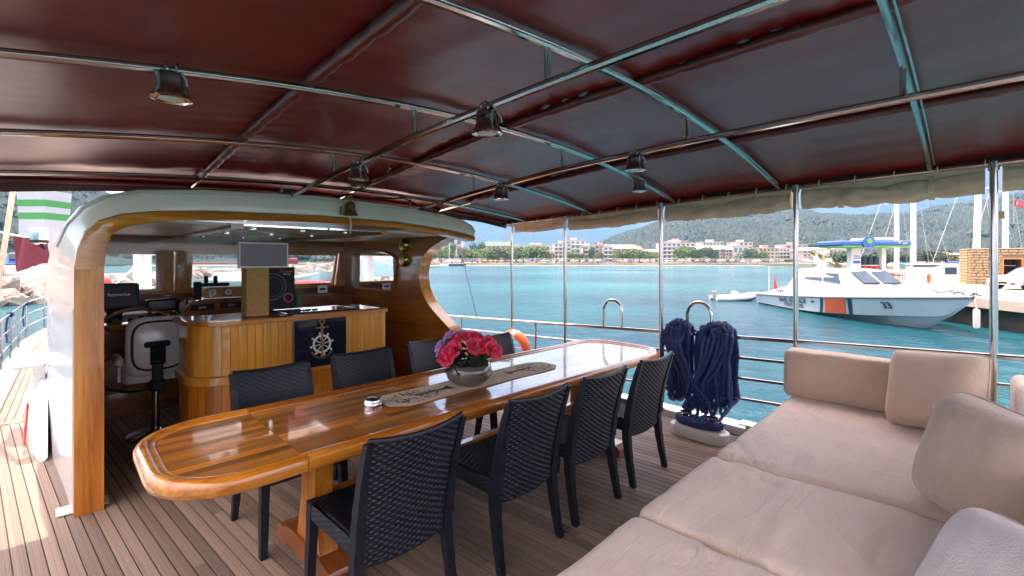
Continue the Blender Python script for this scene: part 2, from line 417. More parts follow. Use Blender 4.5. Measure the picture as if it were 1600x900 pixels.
# planks laid along the deck, each one a piece
pm = MB().bbox(-.5,.5,-.5,.5,-.5,.5,.03).mesh('plank'); pm.materials.append(M['teak'])
TH = .085; PW = .0605
ct, st = math.cos(TH), math.sin(TH)
npl = 0
for i in range(-22, 92):
    s = i*PW
    y = -.9 - random.random()*2.2
    while y < 6.95:
        L = 3.6 + random.random()*1.6; y1 = min(y+L, 6.95)
        ym = (y+y1)/2; X = 2.0 + (s-2.0)*ct - (ym-3)*st; Y = 3 + (s-2.0)*st + (ym-3)*ct
        xa = [2.0+(s-2.0)*ct-(q-3)*st for q in (y,y1)]
        ok = min(xa) > lerp(PORT,Y)+.2 and max(xa) < 4.46 and y1 > .05
        if ok or (y1-y > .6 and lerp(PORT,Y)+.16 < X < 4.44 and y1 > .05):
            if not ok:
                # shorten at the covering board
                while y1-y > .3 and not (min(xa) > lerp(PORT,Y)+.16 and max(xa) < 4.45):
                    y, y1 = (y+.1, y1) if max(xa) >= 4.45 else (y, y1-.1)
                    ym = (y+y1)/2; X = 2.0+(s-2.0)*ct-(ym-3)*st; Y = 3+(s-2.0)*st+(ym-3)*ct
                    xa = [2.0+(s-2.0)*ct-(q-3)*st for q in (y,y1)]
            inst('plank', pm, deck, (X, Y, -.006), (0,0,TH), (PW-.0065, (y1-y)-.004, .014)); npl += 1
        y = y1
# curved side-deck planks running forward
for k in range(15):
    a, b = [], []
    for j in range(15):
        y = 6.6 + j*.62
        x0 = lerp(PORT,y)+.215+k*.0605
        if x0 > .32 + max(0, y-8)*.0: pass
        a.append((x0,y,.001)); b.append((x0+.054,y,.001))
    MB().strip(b,a).build('plank', M['teak'], deck)

# ================================================================ CANOPY
ZC = [(-2,2.50),(.2,2.49),(1.2,2.478),(2.15,2.45),(3.17,2.375),(4.2,2.275),(4.7,2.225)]
ZE = [(-2,2.285),(-.1,2.25),(1.07,2.222),(2.3,2.178),(3.57,2.125),(4.5,2.097),(4.7,2.09)]
CXC = 2.05
def canz(x, y):
    c = lerp(ZC,y); e = lerp(ZE,y)
    return c - (c-e)*abs((x-CXC)/2.5)**1.9
can = thing('canopy', 'maroon vinyl awning on a stainless steel frame over the aft deck', 'awning', (CXC, 1.5, 0))
XS, XP = 4.55, -.62
def canf(u, v, dz):
    x = XP + (XS-XP)*u; y = -1.7 + 6.35*v
    wob = .012*noise.noise((x*2.2, y*1.3, .3)) + .006*noise.noise((x*7, y*2.0, 5))
    wob += .005*math.exp(-min(abs(x-q_) for q_ in (.82,2.1,3.34))/.16)*(math.sin(y*46+x*9)+.7*math.sin(y*27-x*13+1))*.6
    bil = .018*abs(math.sin(PI*(y-.22)/.985))
    return (x, y, canz(x,y) + .034 + bil + wob + dz)
mb = MB(); mb.grid(lambda u,v: canf(1-u,v,0), 90, 220); mb.grid(lambda u,v: canf(u,v,.012), 45, 60)
mb.build('cover', M['vinyl'], can, True, 80)
# front and side edge hem
mb = MB(); mb.tube([(XP+(XS-XP)*i/30, 4.65, canz(XP+(XS-XP)*i/30,4.65)+.03) for i in range(31)], .02, 8)
mb.build('hem', M['hemvinyl'], can, True)
# valances: front flap and starboard side
fx = [XP+(XS-XP)*i/60 for i in range(61)]
MB().strip([(x,4.655,canz(x,4.65)+.085) for x in fx],[(x,4.66+.008*math.sin(x*9),canz(x,4.65)-.045+.008*math.sin(x*5)) for x in fx]).build('front_valance', M['hemvinyl'], can, True, 80)
vy = [-1.7+6.35*i/60 for i in range(61)]
MB().strip([(XS+.002,y,canz(XS,y)+.075) for y in vy],[(XS-.02,y,lerp(ZE,y)-.02) for y in vy]).build('side_valance', M['hemvinyl'], can, True, 80)
HY = [-.8,.22,1.2,2.15,3.17,4.2]
for hy in HY:
    xs = [-.55+5.06*i/36 for i in range(37)]
    MB().tube([(x,hy,canz(x,hy)) for x in xs], .0175, 10).build('hoop', M['steel'], can, True)
    MB().tube([(x,hy-.03,canz(x,hy)-.006) for x in xs[1:-1]], .006, 8).build('cable_conduit', M['steel'], can, True)
for px_ in (1.4, 2.68):
    MB().tube([(px_,y,canz(px_,y)-.155) for y in [-1.4+.3*i for i in range(21)]], .019, 10).build('pipe', M['steel'], can, True)
    for hy in HY:
        MB().tube([(px_,hy,canz(px_,hy)-.155),(px_,hy,canz(px_,hy))], .0125, 8).build('strut', M['steel'], can, True)
for sx in (.82, 2.1, 3.34):
    mb = MB(); rings = []
    for i in range(120):
        y = -1.5 + 5.55*i/119; z = canz(sx,y)+.006; rr = .028+.004*math.sin(i*2.1)+.003*math.sin(i*5.3)
        rings.append([(sx+rr*1.05*math.cos(a), y, z+.012+rr*math.sin(a)*(1.25 if math.sin(a) > 0 else .85)) for a in [2*PI*k/10 for k in range(10)]])
    mb.loft(rings); mb.build('sleeve', M['vinyl'], can, True, 80)
    MB().tube([(sx,y,canz(sx,y)+.004) for y in (4.0,4.3,4.64)], .015, 8).build('pipe_end', M['steel'], can, True)
edge = [(4.5,y,lerp(ZE,y)) for y in [-1.6+.25*i for i in range(25)] + [4.6]]
MB().tube(edge, .017, 8).build('edge_tube', M['steel'], can, True)
mb = MB()
for i in range(26):
    y = -1.5+6.0*i/25; z = lerp(ZE,y)
    mb.tube(arc((4.5,y,z+.008), .026, 0, 360, 8, 'xz')[:-1], .0035, 5, closed=True)
lc = mb.build('lacing', M['offwhite'], can); lc['kind'] = 'stuff'

# ---------------------------------------------------------------- starboard railing
rail = thing('starboard_railing', 'stainless steel posts and rails along the starboard side', 'railing', (4.5, 1.5, .06))
PY = [4.5, 3.57, 2.3, 1.07, -.1, -1.35]
def rz(y, k=0): return .945 - .0405*y - k*.188
for y in PY:
    p = MB().tube([(4.5,y,.03),(4.5,y,1.0),(4.5,y,lerp(ZE,y))], .0215, 12).build('post', M['steel'], rail, True)
    MB().lathe([(.045,0),(.045,.012),(.028,.03),(.0225,.05)], 14, (4.5,y,.055)).build('foot_flange', M['steel'], p, True)
    MB().lathe([(.03,0),(.03,.06)], 12, (4.5,y,lerp(ZE,y)-.045)).build('collar', M['steel'], p, True)
for k in range(4):
    r_ = .018 if k == 0 else .0135
    y0 = 6.9
    pts = [(4.5-(max(0,y-4.6)**2)*.006, y, rz(y,k)) for y in [-1.5+.6*i for i in range(15)]]
    MB().tube(pts, r_, 10).build('rail', M['steel'], rail, True)
for y in (4.05, 5.6, 6.8):
    MB().tube([(4.49,y,.03),(4.49,y,rz(y))], .014, 10).build('stanchion', M['steel'], rail, True)
for yc in (2.89, 1.90):
    zb = rz(yc); pts = [(4.5,yc+.12,zb),(4.5,yc+.12,zb+.19)] + [(4.5,yc+.12*math.cos(a),zb+.19+.125*math.sin(a)) for a in [PI*i/14 for i in range(1,14)]] + [(4.5,yc-.12,zb+.19),(4.5,yc-.12,zb)]
    MB().tube(pts, .0165, 10).build('grab_handle', M['steel'], rail, True)

# rolled side curtains between the posts
bays = [(4.46,3.61,.048,'shortest rolled khaki side curtain, next to the deckhouse roof end'),
        (3.53,2.34,.064,'rolled khaki side curtain above the far end of the dining table'),
        (2.26,1.11,.074,'rolled khaki side curtain hanging above the hung blue rope'),
        (1.03,-.06,.078,'long rolled khaki side curtain above the patrol boat'),
        (-.14,-1.3,.078,'rolled khaki side curtain with turquoise underside at the stern corner')]
for bi, (ya, yb, rad, lab) in enumerate(bays):
    t = thing('rolled_curtain', lab, 'curtain', (4.53, (ya+yb)/2, lerp(ZE,(ya+yb)/2)-.1), group='rolled side curtains under the awning edge')
    nseg = 80; rings = []
    for i in range(nseg+1):
        y = ya+(yb-ya)*i/nseg; zt = lerp(ZE,y)-.012
        ring = []
        nst0 = max(2, int(abs(ya-yb)/.4)); ds = min(abs(y-(ya+(yb-ya)*(j_+.5)/nst0)) for j_ in range(nst0))
        f = 1+.16*noise.noise((y*3.1,bi,0)) - .2*math.exp(-(ds/.045)**2)
        sag = .02*math.sin(PI*i/nseg)
        for k in range(26):
            a = 2*PI*k/26
            rr = rad*f*(1+.20*noise.noise((math.cos(a)*1.8+bi,y*5,math.sin(a)*1.8)) + .17*noise.noise((math.cos(a)*3.5,y*9,math.sin(a)*4)))
            ring.append((4.545+rr*.78*math.cos(a), y, zt-rad*1.12-sag+rr*1.12*math.sin(a)))
        rings.append(ring)
    MB().loft(rings).build('roll', M['khaki'], t, True, 80)
    nst = max(2, int(abs(ya-yb)/.4))
    for j in range(nst):
        y = ya+(yb-ya)*(j+.5)/nst; zt = lerp(ZE,y)
        pts = [(4.545+rad*.86*math.cos(a), y, zt-.012-rad*1.12-.012+rad*1.22*math.sin(a)) for a in [2*PI*k/16 for k in range(16)]]
        MB().strip([(x,y_-.018,z) for x,y_,z in pts+[pts[0]]], [(x,y_+.018,z) for x,y_,z in pts+[pts[0]]]).build('strap', M['khaki'], t, True)
    MB().strip([(4.5,ya,lerp(ZE,ya)-.005),(4.5,yb,lerp(ZE,yb)-.005)], [(4.51,ya,lerp(ZE,ya)-.075),(4.51,yb,lerp(ZE,yb)-.075)]).build('hem_flap', M['khaki'], t)

# lamps under the awning
def lamp(loc, s, lab):
    t = thing('deck_lamp', lab, 'lamp', (loc[0],loc[1],loc[2]), group='spotlights hanging under the awning frame')
    x,y,z = loc; s = s*.92
    MB().lathe([(.02*s,.0),(.055*s,-.002*s),(.060*s,-.012*s),(.059*s,-.035*s),(.061*s,-.06*s),(.068*s,-.085*s),(.079*s,-.102*s),(.080*s,-.112*s),(.074*s,-.114*s),(.055*s,-.110*s)], 24, (x,y,z)).build('housing', M['lampsteel'], t, True)
    MB().lathe([(.001,-.124*s),(.03*s,-.122*s),(.052*s,-.117*s),(.054*s,-.108*s)], 20, (x,y,z)).build('lens', M['glass_lens'], t, True)
    MB().lathe([(.0795*s,-.113*s),(.082*s,-.118*s),(.07*s,-.121*s),(.057*s,-.113*s)], 24, (x,y,z)).build('rim_ring', M['chrome'], t, True)
    mb = MB()
    for dx in (-.02,.02): mb.tube(arc((x+dx*s,y,z+.018), .026, -60, 240, 10, 'yz'), .004, 6)
    mb.build('clamp', M['steel'], t, True)
    MB().tube([(x+.03*s,y-.045*s,z-.0),(x+.045*s,y-.06*s,z-.03*s),(x+.05*s,y-.062*s,z-.06*s)], .0035, 6).build('cable', M['offwhite'], t, True)
M['lampsteel'] = plain('smoked_steel', (.30,.26,.25), .12, 1.0, var=.1)
lamp((.32,2.13,canz(.32,2.15)-.02), .88, 'largest spotlight, hanging from the awning hoop over the near table end')
lamp((1.4,1.56,canz(1.4,1.56)-.175), .92, 'spotlight on the lower pipe above the middle of the awning')
lamp((1.4,2.8,canz(1.4,2.8)-.175), .86, 'spotlight on the lower pipe just above the deckhouse roof')
lamp((2.68,2.81,canz(2.68,2.81)-.175), .92, 'small spotlight left of the turquoise lit awning hoop, above the bay')
lamp((2.68,1.55,canz(2.68,1.55)-.175), .88, 'upper of the two spotlights close together near the far awning edge')
lamp((3.72,2.11,canz(3.72,2.13)-.02), .86, 'lower of the two spotlights close together near the far awning edge')

# ---------------------------------------------------------------- port rail running forward
pr = thing('port_railing', 'bluish steel guard rail curving along the port side deck', 'railing', (-.5, 10, .06))
sy = [7.6,8.5,9.5,10.5,11.6,12.9,14.5,16.0]
for k,zz in enumerate((.76,.53,.30)):
    MB().tube([(lerp(PORT,y)+.04, y, zz+.004*(y-9)) for y in [7.0+.5*i for i in range(21)]], .016 if k == 0 else .011, 8).build('rail', M['steel'], pr, True)
for y in sy:
    p = MB().tube([(lerp(PORT,y)+.04, y, .05),(lerp(PORT,y)+.04, y, .76+.004*(y-9))], .016, 8).build('stanchion', M['steel'], pr, True)
    MB().lathe([(.05,0),(.05,.012),(.02,.03)], 10, (lerp(PORT,y)+.04,y,.055)).build('foot_flange', M['steel'], p, True)
for yy, nm in ((10.5,'navy rope lashing tied round the port rail, nearer one'),(12.9,'navy rope lashing tied round the port rail, further one')):
    x = lerp(PORT,yy)+.04
    t = MB()
    for j in range(4): t.tube(arc((x,yy+.02*j-.03,.755), .032, 0, 360, 10, 'xz')[:-1], .012, 6, closed=True)
    t.tube([(x-.03,yy,.74),(x-.05,yy+.03,.5),(x-.03,yy-.02,.32)], .013, 6)
    tag(t.build('rope_lashing', M['rope'], smooth=True), nm, 'rope')

# ================================================================ DECKHOUSE
dh = thing('deckhouse', 'varnished wooden wheelhouse with white rounded roof, open to the aft deck', 'wheelhouse', (1.65, 5.5, 0))
OUT = [(-.03,.0),(-.03,1.3),(-.03,1.5),(.0,1.68),(.05,1.83),(.13,1.95),(.24,2.025),(.42,2.075),(.8,2.115),(1.6,2.15),(2.4,2.13),(2.95,2.08),(3.2,2.04),(3.32,1.99),(3.37,1.93)]
INN = [(.10,.0),(.10,1.3),(.10,1.54),(.115,1.67),(.15,1.77),(.215,1.845),(.33,1.895),(.5,1.925),(.8,1.95),(1.6,1.972),(2.4,1.962),(2.95,1.918),(3.2,1.885),(3.3,1.868),(3.35,1.86)]
YF = 3.95
# roof shell and fascia (rounded edge, then a step to the top)
M['roofpaint'] = plain('warm_white_roof', (.86,.70,.57), .3, coat=.35, var=.06, scale=2)
mb = MB()
rings = []
for i,(a,b) in enumerate(zip(OUT,INN)):
    dx,dz = b[0]-a[0], b[1]-a[1]
    yo = (1.6,1.6,1.4,.9,.5,.22,.07)[i] if i < 7 else 0.0
    P = lambda f,y: (a[0]+dx*f, min(7.15, y+yo*max(0,1-f)), a[1]+dz*f)
    if i < 1: continue
    rings.append([P(1,YF+.12),P(1,YF+.03),P(.93,YF+.005),P(.5,YF),P(.22,YF+.01),P(.14,YF-.006),P(.05,YF+.0),P(0,YF+.03),P(-.02,YF+.12),P(0,7.15),P(.45,7.15),P(.5,YF+.14)])
mb.loft(rings, True, True)
mb.build('roof', M['roofpaint'], dh, True, 50)
# grooves moulding line along the fascia
MB().tube([(a[0]+(b[0]-a[0])*.2, YF-.002, a[1]+(b[1]-a[1])*.2) for a,b in list(zip(OUT,INN))[3:]], .007, 6).build('moulding', M['offwhite'], dh, True)
# wooden trim arch under the fascia
tr = []
for (x,z) in INN[2:]:
    k_ = len(tr); nx_,nz_,wd_ = ((1,0,.14),(.98,-.2,.138),(.87,-.5,.125),(.65,-.76,.10),(.4,-.92,.078),(.15,-1,.062),(0,-1,.052))[min(k_,6)]
    n = Vector((nx_,0,nz_)).normalized()
    tr.append([(x,YF-.012,z),(x,YF+.16,z),(x+n.x*wd_,YF+.16,z+n.z*wd_),(x+n.x*wd_,YF+.005,z+n.z*wd_),(x+n.x*wd_*.5,YF-.02,z+n.z*wd_*.5)])
MB().loft(tr).build('arch_trim', M['varn_x'], dh, True)
# wing walls with the S shaped aft edge
EDGE = [(0,3.98),(.3,3.94),(.6,3.95),(.75,4.03),(1.0,4.48),(1.1,4.62),(1.22,4.73),(1.41,4.79),(1.6,4.73),(1.70,4.62),(1.76,4.5),(1.82,4.33),(1.86,4.16),(1.9,4.0)]
EDGEP = [(0,3.965),(.6,3.955),(1.0,3.965),(1.41,3.965),(1.56,3.96)]
def smooth_edge(E, n=60):
    z0,z1 = E[0][0],E[-1][0]; out = []
    for i in range(n+1):
        z = z0+(z1-z0)*i/n
        out.append((sum(lerp(E, min(z1,max(z0,z+dz))) for dz in (-.06,-.03,0,.03,.06))/5, z))
    return out
def wbounds(z):
    "side window opening at height z"
    if not 1.165 < z < 1.715: return None
    t = (z-1.165)/.55
    ya = 5.30+.10*(1-t) if t < .75 else 5.30+.36*((t-.75)/.25)**2
    c = min(t, 1-t)
    rnd_ = .07*(1-min(1,c/.1))**2
    if t < .75: ya += rnd_
    yb = 6.56-.02*t-rnd_
    return ya, yb
M['sidewood'] = wood('side_wall_wood', [(.30,.068,.008), (.52,.15,.017), (.68,.24,.038)], 'y', .28, 1.0, .6, True, .05, 0)
def wing(E, x0, x1, hole, mat, nm):
    S = smooth_edge(E); mb = MB()
    yf = 6.9
    for (ya,za),(yb,zb) in zip(S,S[1:]):
        zm = (za+zb)/2; wb = wbounds(zm) if hole else None
        w0 = wbounds(za) if hole else None; w1 = wbounds(zb) if hole else None
        if wb:
            w0 = w0 or wb; w1 = w1 or wb
            quads = [((ya,yb),(w0[0],w1[0])), ((w0[1],w1[1]),(yf,yf))]
        else: quads = [((ya,yb),(yf,yf))]
        for (l0,l1),(r0,r1) in quads:
            mb.add([(x0,l0,za),(x0,r0,za),(x0,r1,zb),(x0,l1,zb),(x1,l0,za),(x1,r0,za),(x1,r1,zb),(x1,l1,zb)],
                   [(0,3,2,1),(4,5,6,7),(0,4,7,3),(1,2,6,5)])
    return mb.build(nm, mat, dh)
wing(EDGE, 3.2, 3.275, True, M['sidewood'], 'side_wall')
wing(EDGEP, .105, .23, False, M['varn_z'], 'side_wall')
S = smooth_edge(EDGE)
MB().loft([[(3.165,y-.012,z),(3.31,y-.012,z),(3.31,y+.02,z),(3.165,y+.02,z)] for y,z in S]).build('edge_trim', M['pale_z'], dh, True)
S = smooth_edge(EDGEP)
MB().loft([[(.10,y-.02,z),(.24,y-.02,z),(.24,y+.05,z),(.10,y+.05,z)] for y,z in S]).build('edge_trim', M['varn_z'], dh, True)
MB().loft([[(3.185,y-.002,z),(3.20,y+.04,z),(3.20,y+.06,z),(3.185,y+.06,z)] for y,z in smooth_edge(EDGE)]).build('edge_bead', M['mahog'], dh, True)
# white outer skin of the port side
mb = MB()
sk = [(4.0,.106),(4.5,.078),(5.2,.022),(5.9,-.01),(7.1,-.02)]
mb.loft([[(x-.012,y,0),(x-.014,y,.6),(x-.012,y,1.28),(x+.02,y,1.4),(x+.03,y,1.75),(x+.05,y,1.75),(x+.03,y,0)] for y,x in sk])
mb.build('outer_skin', M['white'], dh, True)
mb = MB(); mb.box(3.278,3.31,4.9,7.1,0,1.15); mb.build('outer_skin', M['white'], dh)
MB().bbox(.02,.27,4.0,4.14,.004,.014,.004).build('sill_plate', M['offwhite'], dh)
# side window frame and pane
ol = []
for i in range(41):
    z = 1.167+.546*i/40; ol.append((wbounds(z)[0], z))
for i in range(41):
    z = 1.713-.546*i/40; ol.append((wbounds(z)[1], z))
wf = MB().tube([(3.195,y,z) for y,z in ol], .022, 6, closed=True).build('window_frame', M['varn_y'], dh, True)
MB().tube([(3.21,y*.985+.09,z) for y,z in ol], .010, 6, closed=True).build('seal', M['grey'], wf, True)
MB().prism_x(ol, 3.235, 3.241).build('pane', M['pane'], wf)
# front bulkhead, pillars, beam, windows
YB = 6.9
MB().box(.23,3.2,YB,YB+.06,0,1.19).build('front_wall', M['mahog'], dh)
MB().box(.23,3.2,YB-.02,YB+.06,1.70,1.88).build('header_beam', M['pale_x'], dh)
MB().bbox(.23,3.2,YB-.05,YB+.07,1.19,1.225,.01).build('window_sill', M['pale_x'], dh)
for (xa,xb,top,bot) in ((.23,.32,0,0),(.92,1.05,0,0),(1.055,1.2,.02,-.0),(2.22,2.34,0,0),(3.06,3.195,.06,0)):
    MB().prism_y([(xa,1.225),(xb,1.225),(xb+top*.5,1.70),(xa+top,1.70)], YB-.06, YB+.05).build('pillar', M['pale_z'], dh)
for (xa,xb) in ((.32,.92),(1.2,2.22),(2.34,3.05)):
    sl_ = .06
    out = [(xa,1.225),(xb,1.225),(xb+sl_*(xb>3),1.70),(xa+.02,1.70)]
    ins = [(xa+.035,1.255),(xb-.035,1.255),(xb-.035+sl_*(xb>3),1.665),(xa+.05,1.665)]
    wf = MB(); n = 4
    vs_ = [(x,YB-.02,z) for x,z in out]+[(x,YB-.02,z) for x,z in ins]+[(x,YB+.03,z) for x,z in ins]
    wf.add(vs_, [(i,(i+1)%4,4+(i+1)%4,4+i) for i in range(4)]+[(4+i,4+(i+1)%4,8+(i+1)%4,8+i) for i in range(4)])
    f = wf.build('window_frame', M['pale_x'], dh)
    MB().prism_y(ins, YB+.018, YB+.024).build('pane', M['pane'], f)
# ceiling lining with a mirrored hatch panel
for (xa,xb,ya,yb,nm,mt) in ((.25,1.0,4.12,5.05,'ceiling_panel','whitewash'),(.25,1.0,5.06,5.95,'ceiling_panel','whitewash'),(.25,1.0,5.96,6.88,'ceiling_panel','whitewash'),
                            (2.36,3.18,4.12,6.88,'ceiling_panel','offwhite')):
    MB().bbox(xa,xb,ya,yb,1.873,1.89,.004).build(nm, M[mt], dh)
M['mirror'] = plain('mirror_panel', (.78,.82,.84), .05, 1.0, var=.02)
for (ya,yb) in ((4.12,4.8),(4.92,5.7),(5.82,6.88)):
    mp_ = MB().box(1.09,2.3,ya,yb,1.872,1.885).build('mirror_panel', M['mirror'], dh)
    for q in range(3):
        MB().lathe([(.03,.0),(.03,-.006),(.018,-.008),(.002,-.004)], 12, (1.25+.42*q,(ya+yb)/2,1.872)).build('downlight', M['chrome'], mp_, True)
for (xa,xb) in ((1.0,1.09),(2.3,2.36)): MB().box(xa,xb,4.12,6.88,1.85,1.89).build('ceiling_beam', M['varn_y'], dh)
for ya in (4.8,5.7): MB().box(1.09,2.3,ya,ya+.12,1.868,1.89).build('ceiling_beam', M['varn_x'], dh)
# ================================================================ WHEELHOUSE FITTINGS
# bar counter with rounded port end
bar = thing('bar_counter', 'curved bar counter of upright amber boards with a ship wheel panel', 'bar', (1.65, 4.6, 0))
def bar_path(x0, x1, y, r, n=10):
    "front face from starboard to port, then round the port corner"
    pts = [(x1, y), (x0+r, y)] + [(x0+r+r*math.cos(a), y+r+r*math.sin(a)) for a in [R(270-90*i/n) for i in range(1,n+1)]]
    return pts + [(x0, y+r+.35)]
def resample(P, step):
    out = [P[0]]; acc = 0
    for a, b in zip(P, P[1:]):
        L = math.dist(a,b); p = step-acc
        while p <= L + 1e-9:
            out.append((a[0]+(b[0]-a[0])*p/L, a[1]+(b[1]-a[1])*p/L)); p += step
        acc = L-(p-step)
    return out
bp = resample(bar_path(.80, 2.48, 4.36, .30), .062)
for (z0,z1,nm) in ((.64,1.05,'board'),(.0,.56,'board')):
    for i,(a,b) in enumerate(zip(bp,bp[1:])):
        a_, b_ = Vector((*a,0)), Vector((*b,0)); t_ = (b_-a_).normalized(); n_ = Vector((-t_.y,t_.x,0))
        ga = a_+t_*.0015; gb = b_-t_*.0015
        MB().add([(ga.x,ga.y,z0),(gb.x,gb.y,z0),(gb.x,gb.y,z1),(ga.x,ga.y,z1),
                  (ga.x-n_.x*.02,ga.y-n_.y*.02,z0),(gb.x-n_.x*.02,gb.y-n_.y*.02,z0),(gb.x-n_.x*.02,gb.y-n_.y*.02,z1),(ga.x-n_.x*.02,ga.y-n_.y*.02,z1)],
                 [(0,1,2,3),(7,6,5,4),(0,4,5,1),(3,2,6,7),(0,3,7,4),(1,5,6,2)]).build(nm, M['pale_z'] if z0 > .3 else M['varn_z'], bar)
def offs(P, d):
    out = []
    for i in range(len(P)):
        a = Vector((*P[max(0,i-1)],0)); b = Vector((*P[min(len(P)-1,i+1)],0)); t_ = (b-a).normalized(); n_ = Vector((-t_.y,t_.x,0))
        out.append((P[i][0]+n_.x*d, P[i][1]+n_.y*d))
    return out
bpo, bpi = offs(bp,.0), offs(bp,0)
sgn = 1 if offs(bp,.05)[3][1] < bp[3][1] else -1
def band(z0, z1, d, nm, mat):
    o_ = offs(bp, sgn*d); i_ = offs(bp, -sgn*.01)
    r = [[(i_[k][0],i_[k][1],z0),(o_[k][0],o_[k][1],z0+.008),(o_[k][0],o_[k][1],z1-.008),(i_[k][0],i_[k][1],z1)] for k in range(len(bp))]
    return MB().loft(r).build(nm, mat, bar, True)
band(.56,.64,.028,'moulding_band',M['pale_x'])
band(1.05,1.10,.045,'counter_edge',M['varn_x'])
MB().prism([(x,y) for x,y in bp]+[(.82,5.05),(2.48,5.05)], 1.055, 1.085).build('counter_top', M['mahog'], bar)
MB().prism([(2.28,4.42),(2.48,4.42),(2.48,5.02),(2.28,5.02)], 1.0855, 1.09).build('inlay', M['darkblue'], bar)
MB().box(2.44,2.478,4.385,5.05,0,1.05).build('end_panel', M['pale_z'], bar)
MB().box(.815,.84,4.75,5.04,0,1.05).build('end_panel', M['grey'], bar)
pn = MB().bbox(1.55,2.04,4.330,4.352,.60,1.045,.003).build('emblem_panel', M['darkblue'], bar)
wc = (1.80,4.326,.81)
mb = MB(); mb.tube([(wc[0]+.078*math.cos(a),wc[1],wc[2]+.078*math.sin(a)) for a in [2*PI*i/28 for i in range(28)]], .010, 6, closed=True)
for i in range(8):
    a = 2*PI*i/8+.2; mb.tube([(wc[0]+.02*math.cos(a),wc[1],wc[2]+.02*math.sin(a)),(wc[0]+.072*math.cos(a),wc[1],wc[2]+.072*math.sin(a))], .0045, 5)
    mb.ball((wc[0]+.102*math.cos(a),wc[1],wc[2]+.102*math.sin(a)), .011, 8, 5)
    mb.tube([(wc[0]+.08*math.cos(a),wc[1],wc[2]+.08*math.sin(a)),(wc[0]+.102*math.cos(a),wc[1],wc[2]+.102*math.sin(a))], .004, 5)
mb.build('ship_wheel_emblem', M['offwhite'], pn, True)
mb = MB(); mb.tube([(wc[0],wc[1]+.0,wc[2]-.13),(wc[0],wc[1],wc[2]+.19)], .012, 6); mb.tube(arc((wc[0],wc[1],wc[2]+.21),.022,0,360,14,'xz')[:-1], .006, 6, closed=True)
mb.tube([(wc[0]-.06,wc[1],wc[2]+.155),(wc[0]+.06,wc[1],wc[2]+.155)], .008, 6); mb.tube(arc((wc[0],wc[1],wc[2]-.03),.1,200,340,14,'xz'), .009, 6)
mb.build('anchor_emblem', M['agedbrass'], pn, True)
# column with the flat screen
colm = MB().bbox(1.23,1.42,4.58,4.74,1.087,1.53,.006).build('screen_column', M['cork'])
tag(colm, 'square amber board column standing on the bar under the screen', 'column')
tv = thing('flat_screen', 'small grey flat screen in a silver frame on the bar column', 'television', (1.36,4.56,1.52))
MB().bbox(1.155,1.575,4.535,4.57,1.525,1.76,.006).build('frame', M['silver'], tv)
MB().box(1.172,1.558,4.531,4.536,1.542,1.744).build('screen', M['screen'], tv)
sp = thing('subwoofer_box', 'black subwoofer box with a red ring beside the bar column', 'speaker', (1.65,5.0,1.2))
MB().bbox(1.48,1.78,4.95,5.22,1.087,1.525,.006).build('cabinet', M['black'], sp)
mb = MB()
for rr in (.10,.125,.135): mb.tube([(1.56+rr*math.cos(a),4.947,1.33+rr*math.sin(a)) for a in [2*PI*i/30 for i in range(30)]], .0022, 5, closed=True)
mb.build('cone_print', M['grey'], sp, True)
MB().tube([(1.715+.042*math.cos(a),4.947,1.215+.042*math.sin(a)) for a in [2*PI*i/24 for i in range(24)]], .007, 6, closed=True).build('port_ring', M['pinkred'], sp, True)
lettering('lettering', 'Pioneer', .042, M['red'], sp, (1.695,4.946,1.485), (1,0,0), (0,0,1), .001)
lettering('lettering', 'Subwoofer', .016, M['print'], sp, (1.70,4.946,1.455), (1,0,0), (0,0,1), .0004)
tag(MB().lathe([(.035,0),(.05,.17),(.047,.17),(.03,.01)], 14, (1.86,5.12,1.087)).build('green_cup', plain('green_plastic', (.01,.10,.045), .4), smooth=True), 'green plastic cup beside the subwoofer box', 'cup')
tag(MB().bbox(1.92,2.2,5.0,5.04,1.087,1.093,.002).build('paper_sheet', M['print']), 'white papers lying on the rear of the bar', 'paper')
# steel sink tray in the counter
sk_ = thing('bar_tray', 'glossy dark tray with chrome rim on the bar top', 'tray', (1.85,4.7,1.087))
MB().bbox(1.55,2.22,4.5,4.93,1.0862,1.1,.004).build('tray', M['darkblue'], sk_)
MB().tube([(1.55,4.5,1.1),(2.22,4.5,1.1),(2.22,4.93,1.1),(1.55,4.93,1.1)], .006, 6, closed=True).build('rim', M['chrome'], sk_, True)
mb = MB()
for i in range(9): mb.ball((1.6+.03*i, 4.56+.02*math.sin(i*2.4), 1.113), (.022,.016,.012), 7, 4)
tag(mb.build('odds_and_ends', M['matblack'], smooth=True), 'small black odds and ends heaped on the bar tray', 'clutter', kind='stuff')
# helm console along the front
hc = thing('helm_console', 'dark mahogany helm console under the front windows', 'console', (1.2,6.4,0))
MB().prism_x([(6.15,0),(6.15,.93),(6.3,1.02),(6.88,1.10),(6.88,0)], .24, 1.12).build('desk', M['mahog'], hc)
MB().prism_x([(6.55,0),(6.55,1.10),(6.88,1.12),(6.88,0)], 1.125, 3.19).build('shelf', M['mahog'], hc)
MB().prism_x([(6.1,.90),(6.1,.945),(6.16,.96),(6.16,.90)], .24, 1.12).build('edge_trim', M['varn_x'], hc)
gx = MB(); pts = [(1.18+.0,6.02)]
gp = thing('gauge_panel', 'rounded amber gauge panel with three white dials behind the bar', 'gauge panel', (1.4,6.0,1.1))
prof = [(x, z) for x, z in [(1.22+.06*math.cos(R(a)),1.235+.06*math.sin(R(a))) for a in range(90,271,20)]+[(1.62+.06*math.cos(R(a)),1.235+.06*math.sin(R(a))) for a in range(-90,91,20)]]
MB().prism_y(prof, 5.99, 6.03).build('board', M['pale_x'], gp)
